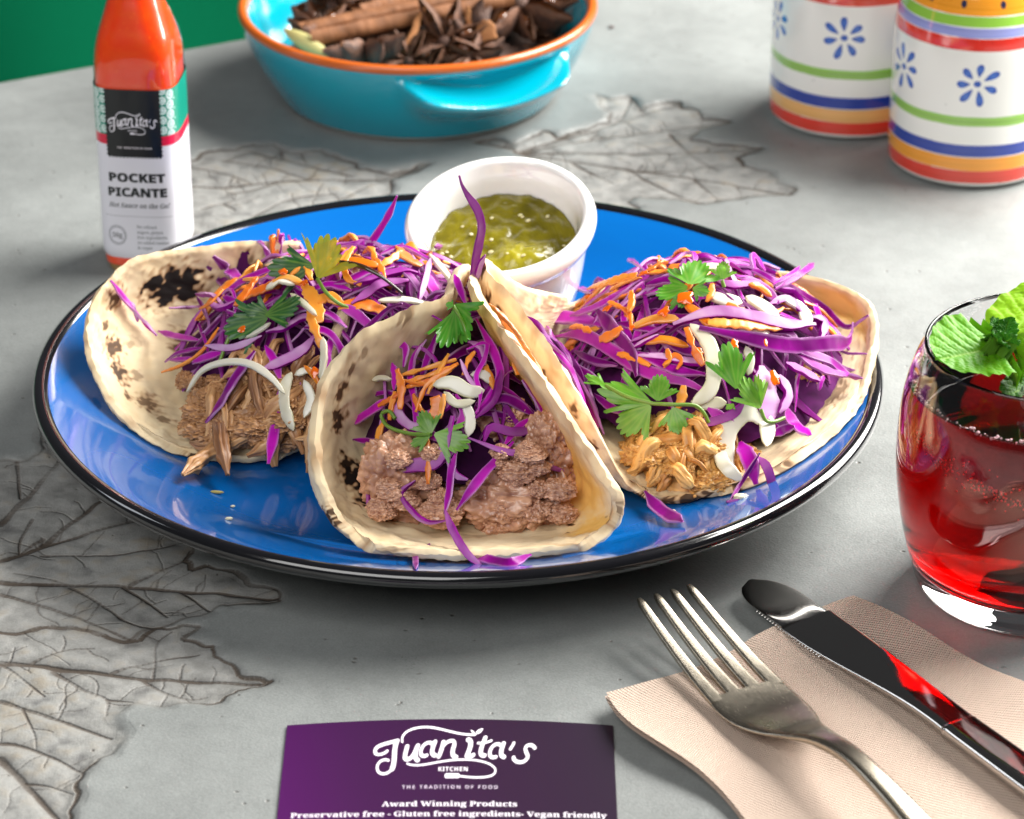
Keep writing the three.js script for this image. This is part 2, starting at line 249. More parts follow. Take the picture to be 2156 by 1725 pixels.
// ---------------------------------------------------------------- white sauce dish with green salsa
{
  const t = thing('sauce_dish', 'small white porcelain dish of green salsa on the back of the blue plate', 'ramekin', [-0.001, 0.0172, -0.0495]);
  t.rotation.set(0.27, 0, 0.085); t.scale.setScalar(0.975);
  const white = phys({ color: lin(0.86, 0.87, 0.86), roughness: 0.12, clearcoat: 0.8, clearcoatRoughness: 0.06 });
  const R = 0.0325, H = 0.037, lathe = (pts) => new THREE.LatheGeometry(new THREE.SplineCurve(pts.map(([r, y]) => new THREE.Vector2(r, y))).getPoints(60), 120);
  local('outer_wall', lathe([[0.0001, 0], [0.016, 0], [0.0222, 0.0006], [0.0245, 0.004], [0.0272, 0.015], [0.0292, 0.0255], [0.0298, 0.0282]]), white, t);
  local('rolled_rim', lathe([[0.0296, 0.028], [0.0308, 0.0288], [R, 0.0318], [R + 0.0004, 0.0345], [R - 0.0006, 0.0368], [R - 0.0022, H + 0.0004], [R - 0.0038, 0.0366], [R - 0.0052, 0.0335], [R - 0.0058, 0.0318]]), white, t);
  local('inner_wall', lathe([[R - 0.0058, 0.0319], [0.0262, 0.0295], [0.0252, 0.022], [0.0236, 0.012], [0.0215, 0.006], [0.016, 0.0038], [0.0001, 0.0035]]), white, t);
  t.updateWorldMatrix(true, false);
  // salsa: a level, lumpy surface in the dish's own axes
  const sal = thing('green_salsa', 'chunky green salsa with pale seeds filling the white sauce dish', 'salsa', t.position.toArray()); sal.rotation.copy(t.rotation); sal.scale.copy(t.scale); sal.updateWorldMatrix(true, false);
  const surf = (x, z) => 0.0225 - 0.21 * z * 0.55 + 0.0016 * fbm(x * 120, z * 120, 3, 3) + 0.0042 * Math.exp(-(((x - 0.006) / 0.009) ** 2 + ((z - 0.006) / 0.006) ** 2)) + 0.0025 * Math.exp(-(((x + 0.006) / 0.008) ** 2 + ((z - 0.014) / 0.006) ** 2)) + 0.0007 * noise(x * 260, 2, z * 260);
  const blobs = grid(150, 60, (u, v) => { const a = u * Math.PI * 2, r = 0.0257 * v, x = r * Math.cos(a), z = -r * Math.sin(a); return V(x, v > 0.985 ? 0.0205 - 0.1155 * z : surf(x, z), z); }, {
    closeU: true, color: (u, v) => { const a = u * Math.PI * 2, r = 0.0257 * v, x = r * Math.cos(a), z = -r * Math.sin(a), n = clamp(0.5 + 1.1 * fbm(x * 150, z * 150, 9, 4)), lump = clamp((surf(x, z) - 0.0225 + 0.1155 * z) * 260); return mix3(mix3([0.12, 0.10, 0.006], [0.27, 0.23, 0.012], n), [0.50, 0.44, 0.02], lump * 0.8); } });
  local('salsa_surface', blobs, phys({ vertexColors: true, roughness: 0.24, clearcoat: 0.6, clearcoatRoughness: 0.15, transmission: 0.15, bumpMap: dataTex(256, 256, (x, y) => { const q = 0.5 + 0.5 * fbm(x * 0.09, y * 0.09, 2, 3); return [q, q, q]; }), bumpScale: 0.0003 }), sal);
  reseed(77);
  const seed = new THREE.SphereGeometry(0.00095, 10, 8); seed.scale(1, 0.45, 0.8);
  const sm = phys({ color: lin(0.72, 0.66, 0.36), roughness: 0.35, clearcoat: 0.4 });
  for (let i = 0; i < 20; i++) { const a = rr(0, 6.28), r = 0.0235 * Math.sqrt(rnd()), x = r * Math.cos(a), z = r * Math.sin(a) * 0.96; const s = local('seed', seed, sm, sal); s.position.set(x, surf(x, z) + 0.0002, z); s.rotation.set(rr(-0.4, 0.4), rr(0, 6), rr(-0.4, 0.4)); s.scale.setScalar(rr(0.7, 1.1)); }
}

// ---------------------------------------------------------------- turquoise bowl of spices
const BOWL = V(-0.0375, 0, -0.279), BH = 0.0362;
const bowlR = (h) => 0.0548 + 0.0165 * Math.sin(clamp(h / BH) * 1.35) / Math.sin(1.35);
{
  const t = thing('spice_bowl', 'turquoise stoneware bowl with an orange rim, full of star anise and cinnamon', 'bowl', BOWL.toArray());
  const aqua = phys({ color: lin(0.0, 0.335, 0.455), roughness: 0.16, clearcoat: 1, clearcoatRoughness: 0.04 });
  const A0 = 0.45;                                              // the lug handle faces the front right
  const wall = grid(240, 70, (u, v) => {
    const a = u * Math.PI * 2, h = 0.0022 + (BH - 0.0042) * v, d = (((a - A0 + Math.PI * 3) % (Math.PI * 2)) - Math.PI) / 0.58;
    let r = bowlR(h);
    if (Math.abs(d) < 1) {
      const crest = mix(0.62, 0.93, Math.abs(d) ** 1.7), w = 1 - sstep(0.55, 1, Math.abs(d)), below = sstep(0.12, crest, v), above = 1 - sstep(crest, crest + 0.1, v);
      r += 0.0135 * w * below ** 1.6 * above - 0.0035 * w * sstep(crest, crest + 0.07, v) * (1 - sstep(0.86, 0.97, v)) * (1 - Math.abs(d) ** 2);
    }
    return V(r * Math.sin(a), h, r * Math.cos(a));
  }, { closeU: true });
  local('outer_wall', wall, aqua, t);
  const lathe = (pts) => new THREE.LatheGeometry(new THREE.SplineCurve(pts.map(([r, y]) => new THREE.Vector2(r, y))).getPoints(40), 150);
  const RT = bowlR(BH - 0.002);
  local('rim', lathe([[RT - 0.0001, BH - 0.0021], [RT + 0.0005, BH - 0.0009], [RT + 0.0002, BH + 0.0005], [RT - 0.0009, BH + 0.0012], [RT - 0.0024, BH + 0.001], [RT - 0.0034, BH - 0.0003], [RT - 0.0037, BH - 0.0022]]), phys({ color: lin(0.56, 0.115, 0.012), roughness: 0.3, clearcoat: 0.7, clearcoatRoughness: 0.12 }), t, 'orange glazed rim');
  local('inner_wall', lathe([[RT - 0.0037, BH - 0.0021], [bowlR(0.026) - 0.0045, 0.026], [bowlR(0.015) - 0.005, 0.015], [0.047, 0.0065], [0.0001, 0.006]]), aqua, t);
  local('foot', lathe([[0.0001, 0.0005], [0.048, 0.0004], [0.0535, 0.0004], [0.0548, 0.0012], [0.0551, 0.0023]]), phys({ color: lin(0.52, 0.5, 0.44), roughness: 0.6 }), t, 'unglazed pale foot');

  // spices -------------------------------------------------------------
  const pod = (seedN) => {                                       // one carpel of a star anise: a boat split along its top
    const L = 0.0135, c1 = [0.036, 0.016, 0.012], c2 = [0.15, 0.066, 0.035];
    const shell = (o, inner) => grid(14, 12, (u, v) => {
      const x = 0.0008 + L * v, b = Math.sin(Math.PI * clamp(v * 0.94 + 0.03)) ** 0.75, a = mix(0.42, Math.PI * 2 - 0.42, u) + Math.PI / 2, w = 0.0026 * b * o + 0.0001, hh = 0.0042 * b * o + 0.0001;
      const lip = u < 0.06 || u > 0.94 ? 0.0007 : 0;
      return V(x + (v > 0.9 ? 0.0012 * (v - 0.9) * 10 : 0), hh * Math.sin(a) * (1 + lip * 90) - 0.0012 + (v > 0.75 ? (v - 0.75) * 0.010 : 0), w * Math.cos(a) * (1 + 0.12 * noise(v * 7, u * 5, seedN)) + 0.0003 * noise(v * 20, u * 9, seedN));
    }, { color: (u, v) => mix3(inner ? [0.20, 0.085, 0.03] : c1, inner ? [0.3, 0.14, 0.06] : c2, clamp(0.35 + 0.9 * noise(u * 8, v * 8, seedN + 3) + (u < 0.08 || u > 0.92 ? 0.55 : 0))) });
    return mergeGeometries([shell(1, false), shell(0.86, true)]);
  };
  const husk = phys({ vertexColors: true, roughness: 0.62, side: THREE.DoubleSide, bumpMap: dataTex(128, 128, (x, y) => { const q = 0.5 + 0.5 * fbm(x * 0.12, y * 0.3, 6, 3); return [q, q, q]; }), bumpScale: 0.0008 });
  const bean = phys({ color: lin(0.16, 0.055, 0.02), roughness: 0.2, clearcoat: 0.8 });
  const pods = [pod(1), pod(5), pod(9)], seedGeo = new THREE.SphereGeometry(0.0017, 12, 10).scale(1.3, 0.8, 0.75), core = new THREE.SphereGeometry(0.0022, 12, 10).scale(1, 0.8, 1);
  const place = (px, py, y) => onY(px, py, y - 0.019);
  const stars = [
    [672, 60, 0.050, 0.35, 0.3, -0.35, 1.1, 'star anise standing against the left wall of the turquoise bowl'],
    [772, 100, 0.050, -0.45, 0.4, 0.15, 1.18, 'star anise face up just inside the orange rim, left of the upright bark sliver'],
    [935, 88, 0.049, 0.55, 1.2, 0.35, 1.15, 'star anise lying on its side in the middle front of the bowl'],
    [990, 118, 0.046, 0.7, 2.2, -0.4, 1.0, 'star anise with curled pods at the front right of the spices'],
    [1095, 6, 0.054, 0.62, 0.2, -0.1, 1.5, 'star anise facing the viewer against the right wall of the bowl'],
    [700, 12, 0.052, 0.9, 0.9, 0.5, 1.15, 'dark star anise at the top left of the spice heap'],
    [800, -16, 0.052, 0.3, 2.1, 0.2, 1.15, 'dark star anise behind the cinnamon stick'],
    [860, 128, 0.044, 1.2, 1.9, 0.2, 0.9, 'star anise half hidden below the front rim of the bowl'],
    [975, 60, 0.050, -0.9, 0.6, 0.3, 1.0, 'star anise with one grey pod tip raised beside the bark slivers'],
    [1000, -60, 0.045, 0.2, 0.9, 0.2, 1.1, 'star anise at the back of the bowl'],
    [900, -70, 0.045, -0.3, 0.9, 0.2, 1.1, 'star anise at the back left of the bowl'],
    [1120, 88, 0.034, 0.3, 0.5, 0.5, 1.1, 'shaded star anise low beside the right wall of the bowl'],
  ];
  reseed(42);
  for (const [px, py, y, rx, ry, rz, s, label] of stars) {
    const st = thing('star_anise', label, 'star anise', place(px, py, y).toArray(), 'star anise in the turquoise bowl');
    st.rotation.set(rx, ry, rz); st.scale.setScalar(s);
    local('core', core, husk.clone(), st).material.vertexColors = false; st.children[0].material.color = lin(0.09, 0.04, 0.025);
    for (let k = 0; k < 8; k++) {
      const p = local('pod', pods[k % 3], husk, st); p.rotation.set(rr(-0.25, 0.25), k * Math.PI / 4 + rr(-0.1, 0.1), rr(-0.18, 0.28)); p.scale.setScalar(rr(0.82, 1.12));
      if (rnd() < 0.55) { const sd = local('seed', seedGeo, bean, p); sd.position.set(0.0075, 0.0004, 0); }
    }
  }
  const bark = phys({ vertexColors: true, roughness: 0.75, side: THREE.DoubleSide, bumpMap: dataTex(128, 128, (x, y) => { const q = 0.5 + 0.5 * fbm(x * 0.02, y * 0.2, 6, 4); return [q, q, q]; }), bumpScale: 0.0007 });
  const scroll = (L, R, turns, s) => grid(46, 40, (u, v) => { const a = (u - 0.5) * turns * Math.PI * 2, r = R * (0.35 + 0.65 * Math.abs(u - 0.5) * 2), sg = u < 0.5 ? 1 : -1; return V((v - 0.5) * L + 0.0006 * noise(u * 9, s), r * Math.sin(a) * 0.8 + 0.0006 * fbm(v * 6, u * 6, s), sg * R * 0.75 - sg * r * Math.cos(a) + 0.0005 * noise(v * 11, u * 8, s)); }, { color: (u, v) => mix3([0.09, 0.032, 0.01], [0.29, 0.115, 0.04], clamp(0.5 + 0.8 * fbm(v * 22, u * 5, s, 3))) });
  const sticks = [[640, 74, 1065, -10, 0.052, 0.056, 0.0062, 'long cinnamon stick lying across the top of the spice heap'], [740, 18, 1000, -45, 0.053, 0.055, 0.006, 'cinnamon stick behind the long one'], [900, 150, 1130, 120, 0.03, 0.034, 0.006, 'short cinnamon stick deep in the right front of the bowl'], [600, 120, 760, 130, 0.03, 0.034, 0.006, 'short cinnamon stick deep in the left front of the bowl'], [900, 60, 1120, 40, 0.036, 0.04, 0.006, 'cinnamon stick under the star anise at the right']];
  for (const [xa, ya, xb, yb, ha, hb, R, label] of sticks) {
    const a = place(xa, ya, ha), b = place(xb, yb, hb), st = thing('cinnamon_stick', label, 'cinnamon stick', a.clone().add(b).multiplyScalar(0.5).toArray());
    st.quaternion.setFromUnitVectors(V(1, 0, 0), b.clone().sub(a).normalize());
    local('bark_scroll', scroll(a.distanceTo(b), R, 1.35, xa), bark, st);
  }
  const slivers = [[842, 118, 898, 10, 0.046, 0.061, 0.0026, 'thin sliver of cinnamon bark leaning in the middle of the bowl'], [988, 96, 985, 12, 0.046, 0.061, 0.0022, 'thin upright sliver of cinnamon bark right of the middle'], [1032, 112, 1022, 42, 0.044, 0.056, 0.0075, 'curved flake of cinnamon bark standing near the right front']];
  for (const [xa, ya, xb, yb, ha, hb, w, label] of slivers) {
    const a = place(xa, ya, ha), b = place(xb, yb, hb), d = b.clone().sub(a), n = V(1, 0, 0.15);
    const secs = []; for (let i = 0; i <= 14; i++) { const q = i / 14, c = a.clone().addScaledVector(d, q); c.x += 0.0012 * noise(q * 3, w * 900); const ww = w * (0.75 + 0.35 * Math.sin(q * 3) - (q > 0.85 ? (q - 0.85) * 2.5 : 0)); secs.push({ c, r: n.clone().normalize(), u: V(0, 0.3, 0.95).normalize(), w: Math.max(0.0008, ww), h: 0.0013, e: 2.6 }); }
    const st = thing('bark_sliver', label, 'cinnamon bark', a.toArray()); part('bark_flake', loft(secs, 14), phys({ color: lin(0.42, 0.18, 0.065), roughness: 0.75, bumpMap: bark.bumpMap, bumpScale: 0.0006 }), st);
  }
  const cp = place(648, 92, 0.051), secs = []; for (let i = 0; i <= 12; i++) { const q = i / 12, rad = 0.0075 * Math.sin(Math.PI * (0.03 + 0.94 * q)) ** 0.8; secs.push({ c: V((q - 0.5) * 0.022, 0, 0), r: V(0, 0, 1), u: V(0, 1, 0), w: rad, h: rad * 0.9, e: 1.7 }); }
  const cd = thing('cardamom_pod', 'pale green cardamom pod against the left front rim of the bowl', 'cardamom pod', cp.toArray()); cd.rotation.set(0.2, -0.45, -0.35);
  local('pod_shell', loft(secs, 18), phys({ color: lin(0.36, 0.33, 0.12), roughness: 0.6 }), cd);
  const loose = new THREE.SphereGeometry(0.057, 60, 30).scale(1, 0.33, 1).translate(BOWL.x, 0.006, BOWL.z);
  { const p = loose.attributes.position; for (let i = 0; i < p.count; i++) { const y = p.getY(i), n = fbm(p.getX(i) * 90, p.getZ(i) * 90, 4, 3) * 0.012; p.setY(i, Math.max(0.008, y + n)); } loose.computeVertexNormals(); }
  const heap = part('spice_heap', loose, phys({ color: lin(0.045, 0.02, 0.012), roughness: 0.8, bumpMap: bark.bumpMap, bumpScale: 0.002 }), scene); heap.userData.kind = 'stuff'; tag(heap, 'dark broken star anise and bark filling the bottom of the turquoise bowl', 'spices');
}

// ---------------------------------------------------------------- two hand painted jars
{
  const [c, x] = canvasOf(2048, 1024), PERI = 2 * Math.PI * 0.031, HT = 0.0985, PX = 2048 / PERI, PY = 1024 / HT;
  reseed(9);
  const paint = (red2, orange) => {
    x.fillStyle = '#efeee9'; x.fillRect(0, 0, 2048, 1024);
    const band = (y0, y1, colr, amp = 3, soft = 0.12) => {       // a brushed stripe: thin streaks of slightly different strength
      const ya = 1024 - y1 * PY, yb = 1024 - y0 * PY; x.fillStyle = colr;
      for (let i = 0; i < 2048; i += 4) { const w1 = noise(i * 0.006, y0 * 900) * amp, w2 = noise(i * 0.006, y1 * 900 + 40) * amp; x.globalAlpha = 0.92; x.fillRect(i, ya + w1, 4.3, yb - ya + w2 - w1); }
      for (let k = 0; k < (yb - ya) * 0.7; k++) { x.globalAlpha = rr(0.01, soft * 0.45); x.fillStyle = rnd() < 0.3 ? '#fff' : '#210'; x.fillRect(0, ya + rnd() * (yb - ya), 2048, rr(1, 3)); x.fillStyle = colr; }
      x.globalAlpha = 1;
    };
    band(0.0032, 0.0082, '#e0301f'); band(0.0084, 0.0136, orange); band(0.0139, 0.0186, '#0b2b9a'); band(0.0262, 0.0298, '#86c043', 4, 0.2);
    band(0.0560, 0.0605, red2); band(0.0608, 0.0642, '#8f97da'); band(0.0646, 0.0682, '#8cc83c'); band(0.0686, 0.0765, '#f79a1c'); band(0.0768, 0.0812, red2); band(0.0815, 0.0985, '#e8e4da');
    for (let f = 0; f < 6; f++) {
      const cx = (f + 0.5) * 341.3 + rr(-8, 8), cy = 1024 - 0.0432 * PY, off = rr(0, 1);
      x.fillStyle = '#1f50b0'; x.beginPath(); x.ellipse(cx, cy, 15, 13, 0, 0, 7); x.fill();
      for (let k = 0; k < 7; k++) { const a = (k + off) / 7 * Math.PI * 2 + rr(-0.1, 0.1), r0 = 27, r1 = rr(78, 96); x.save(); x.translate(cx, cy); x.rotate(a); const gr = x.createLinearGradient(r0, 0, r1, 0); gr.addColorStop(0, '#123c9c'); gr.addColorStop(0.6, '#2f66c4'); gr.addColorStop(1, '#1542a4'); x.fillStyle = gr; x.beginPath(); x.moveTo(r0, 0); x.bezierCurveTo(r0 + 20, -13, r1 - 14, -25, r1, -5); x.bezierCurveTo(r1 + 6, 12, r1 - 16, 24, r0, 0); x.fill(); x.restore(); }
      for (const d of [0.25, 0.75]) { x.fillStyle = '#2c2f4e'; x.beginPath(); x.ellipse((f + d) * 341.3 + rr(-9, 9), 1024 - 0.0725 * PY, 13, 15, 0, 0, 7); x.fill(); }
    }
    x.fillStyle = '#221a16'; x.globalAlpha = 0.8; for (let i = 0; i < 26; i++) { x.beginPath(); x.arc(rnd() * 2048, 1024 - rnd() * 0.08 * PY, rr(1, 3), 0, 7); x.fill(); } x.globalAlpha = 1;
    const d = x.getImageData(0, 0, 2048, 1024), q = new Uint8Array(d.data.length); for (let y = 0; y < 1024; y++) q.set(d.data.subarray((1023 - y) * 8192, (1024 - y) * 8192), y * 8192);
    const t = new THREE.DataTexture(q, 2048, 1024); t.magFilter = t.minFilter = THREE.LinearFilter; t.wrapS = THREE.RepeatWrapping; t.colorSpace = THREE.SRGBColorSpace; t.needsUpdate = true; return t;
  };
  const prof = [[0.0001, 0.0006], [0.024, 0.0006], [0.0285, 0.0009], [0.0303, 0.0024], [0.031, 0.006], [0.031, 0.03], [0.0309, 0.052], [0.0301, 0.0602], [0.0284, 0.0665], [0.0262, 0.0735], [0.0243, 0.0785], [0.0236, 0.083]];
  const sp = new THREE.SplineCurve(prof.map(([r, y]) => new THREE.Vector2(r, y))).getPoints(110);
  const jar = (label, X, Z, red, orange, turn, red3) => {
    const t = thing('ceramic_jar', label, 'jar', [X, 0, Z]); t.rotation.y = turn;
    const g = new THREE.LatheGeometry(sp, 128), uv = g.attributes.uv, p = g.attributes.position; for (let i = 0; i < uv.count; i++) uv.setY(i, p.getY(i) / HT);
    local('body', g, phys({ map: paint(red, orange), roughness: 0.14, clearcoat: 1, clearcoatRoughness: 0.05 }), t);
    const lid = new THREE.SplineCurve([[0.0236, 0.0828], [0.0246, 0.0846], [0.0246, 0.0905], [0.0215, 0.0945], [0.008, 0.0978], [0.0048, 0.0995], [0.0062, 0.104], [0.0045, 0.108], [0.0001, 0.1092]].map(([r, y]) => new THREE.Vector2(r, y))).getPoints(50);
    local('lid', new THREE.LatheGeometry(lid, 64), phys({ color: red3, roughness: 0.16, clearcoat: 1, clearcoatRoughness: 0.05 }), t);
  };
  jar('striped ceramic jar with blue flowers, the nearer one cut by the right edge', 0.1748, -0.2075, '#e3261c', '#f79a1c', -0.592, lin(0.7, 0.02, 0.012));
  jar('striped ceramic jar with blue flowers, standing further back beside the nearer one', 0.1325, -0.2540, '#dd4a3a', '#f0b163', -0.716, lin(0.6, 0.05, 0.03));
}
// ---------------------------------------------------------------- printed lettering of the sauce maker
function logo(c, white = '#f4f0f6') {                             // drawn in a field of 560..1500 x 160..520
  c.save(); c.strokeStyle = c.fillStyle = white; c.lineCap = 'round'; c.lineJoin = 'round';
  const st = (w, ...b) => { c.lineWidth = w; c.beginPath(); c.moveTo(b[0], b[1]); for (let i = 2; i < b.length; i += 6) c.bezierCurveTo(b[i], b[i + 1], b[i + 2], b[i + 3], b[i + 4], b[i + 5]); c.stroke(); };
  st(13, 738, 252, 722, 196, 800, 168, 880, 172, 960, 176, 1050, 220, 1150, 214);
  for (const [x, y, a, l] of [[1150, 212, -2.35, 36], [1150, 212, -0.62, 58]]) { c.save(); c.translate(x, y); c.rotate(a); c.beginPath(); c.moveTo(0, 0); c.quadraticCurveTo(l * 0.5, -l * 0.36, l, 0); c.quadraticCurveTo(l * 0.5, l * 0.36, 0, 0); c.fill(); c.restore(); }
  st(20, 590, 312, 570, 268, 640, 262, 712, 244);                 // the big J
  st(16, 590, 312, 600, 326, 640, 318, 655, 300);
  st(27, 706, 248, 688, 300, 706, 360, 688, 398);
  st(15, 690, 392, 672, 436, 602, 436, 604, 386, 606, 356, 640, 340, 664, 352);
  const sl = 0.22, it = (dx, dy, f, sx = 1) => { c.save(); c.transform(sx, 0, -sl * sx, 1, dx, dy); f(); c.restore(); };
  const bowl = () => { st(20, 6, -6, -26, 8, -40, -24, -30, -52, -20, -78, 10, -84, 26, -64); st(24, 34, -80, 30, -50, 22, -14, 52, -6); };
  it(752, 352, () => { st(24, -2, -74, 0, -40, -8, -2, 22, -4, 44, -8, 52, -40, 56, -76); st(24, 58, -78, 54, -44, 52, -14, 78, 2); });   // u
  it(872, 334, bowl); it(962, 334, () => { st(24, -8, -78, -6, -50, -10, -20, -14, 0); st(20, -6, -50, 10, -92, 60, -100, 58, -58); st(24, 58, -60, 56, -36, 52, -4, 84, 4); });   // a n
  it(1078, 334, () => { st(26, 14, -92, 44, -84, 34, -40, 28, -4); st(24, 30, -20, 34, 2, 50, 2, 62, -8); });                            // i under the sprout
  it(1166, 334, () => { st(24, 20, -104, 14, -66, -4, -4, 38, -6); st(14, -14, -74, 10, -72, 30, -76, 58, -88); });                      // t
  it(1262, 340, bowl); it(1352, 290, () => { st(17, 12, -34, 10, -22, 4, -10, 0, 0); });                                                 // a '
  it(1400, 352, () => { st(20, 74, -72, 50, -100, 10, -86, 26, -56, 36, -34, 56, -26, 36, -2, 16, 18, -28, 8, -34, -16); });             // s
  st(11, 772, 372, 840, 398, 920, 360, 1050, 352, 1200, 344, 1272, 380, 1268, 412, 1262, 452, 1160, 452, 1055, 438);
  c.save(); c.translate(1024, 438); c.beginPath(); c.roundRect(-40, -13, 84, 26, 10); c.fill(); c.restore();
  c.font = 'bold 31px sans-serif'; c.textAlign = 'center'; c.textBaseline = 'alphabetic'; spaced(c, 'KITCHEN', 1030, 413, 2, 1.18);
  c.restore();
}
function spaced(c, s, x, y, gap, sx = 1) { c.save(); c.translate(x, y); c.scale(sx, 1); c.textAlign = 'left'; const w = [...s].reduce((t, k) => t + c.measureText(k).width + gap, -gap); let q = -w / 2; for (const k of s) { c.fillText(k, q, 0); q += c.measureText(k).width + gap; } c.restore(); }
function fitText(c, s, x, y, w, align = 'center') { const m = c.measureText(s).width; c.save(); c.translate(x, y); c.scale(w / m, 1); c.textAlign = align; c.fillText(s, 0, 0); c.restore(); }

// ---------------------------------------------------------------- business card
{
  const t = thing('business_card', 'purple business card with white lettering lying at the front edge', 'business card', [-0.0172, 0.0, 0.2178]);
  const Wc = 0.0904, Dc = 0.055, [c, x] = canvasOf(2048, 1235);
  const gr = x.createLinearGradient(0, 700, 2048, 300); gr.addColorStop(0, '#471250'); gr.addColorStop(0.25, '#391340'); gr.addColorStop(0.62, '#2b122f'); gr.addColorStop(1, '#200e25');  // sheen on the card, brighter at the left, painted into its colour
  x.fillStyle = gr; x.fillRect(0, 0, 2048, 1235);
  reseed(3); for (let i = 0; i < 700; i++) { x.fillStyle = rnd() < 0.6 ? '#a58aa8' : '#7a4a3a'; x.globalAlpha = rr(0.05, 0.4); x.beginPath(); x.arc(rnd() * 2048, rnd() * 1235, rr(0.6, 2), 0, 7); x.fill(); } x.globalAlpha = 1;
  x.save(); x.scale(2048 / 1870, 1.94); x.translate(-70, -128); logo(x, '#f3eef5');
  x.fillStyle = '#e9dfee'; x.font = '24px sans-serif'; spaced(x, 'THE TRADITION OF FOOD', 1016, 506, 5, 1.42);
  x.fillStyle = '#f1ecf4'; x.font = 'bold 36px serif'; fitText(x, 'Award Winning Products', 1016, 598, 750); fitText(x, 'Preservative free - Gluten free ingredients- Vegan friendly', 1012, 650, 1740);
  x.font = 'bold 34px sans-serif'; fitText(x, '212 High St Preston Vic. 3072', 1170, 704, 800); x.restore();
  const curve = (u, v) => V((u - 0.5) * Wc * (1 - 0.0 * v), 0.0006 + 0.0012 * (1 - (2 * u - 1) ** 2) * (1 - v) + 0.0004 * (1 - (2 * u - 1) ** 2), (v - 0.5) * Dc + 0.0007 * Math.sin(u * 3.14) * (1 - v) * -1);
  const n = 40, top = grid(n, 20, (u, v) => curve(u, v), { uv: (u, v) => [u, 1 - v] }); { const ix = top.index.array; for (let i = 0; i < ix.length; i += 3) { const q = ix[i]; ix[i] = ix[i + 1]; ix[i + 1] = q; } top.computeVertexNormals(); }
  local('printed_face', top, phys({ map: tex(c), roughness: 0.28, clearcoat: 0.5, clearcoatRoughness: 0.12 }), t);
  const rimPts = []; for (let i = 0; i <= 20; i++) rimPts.push([i / 20, 0]); for (let i = 1; i <= 10; i++) rimPts.push([1, i / 10]); for (let i = 1; i <= 20; i++) rimPts.push([1 - i / 20, 1]); for (let i = 1; i <= 10; i++) rimPts.push([0, 1 - i / 10]);
  local('cut_edge', grid(rimPts.length - 1, 1, (u, v) => { const k = Math.round(u * (rimPts.length - 1)), p = curve(...rimPts[k]); p.y -= v * 0.0005; return p; }), phys({ color: lin(0.12, 0.08, 0.1), roughness: 0.6, side: THREE.DoubleSide }), t);
}

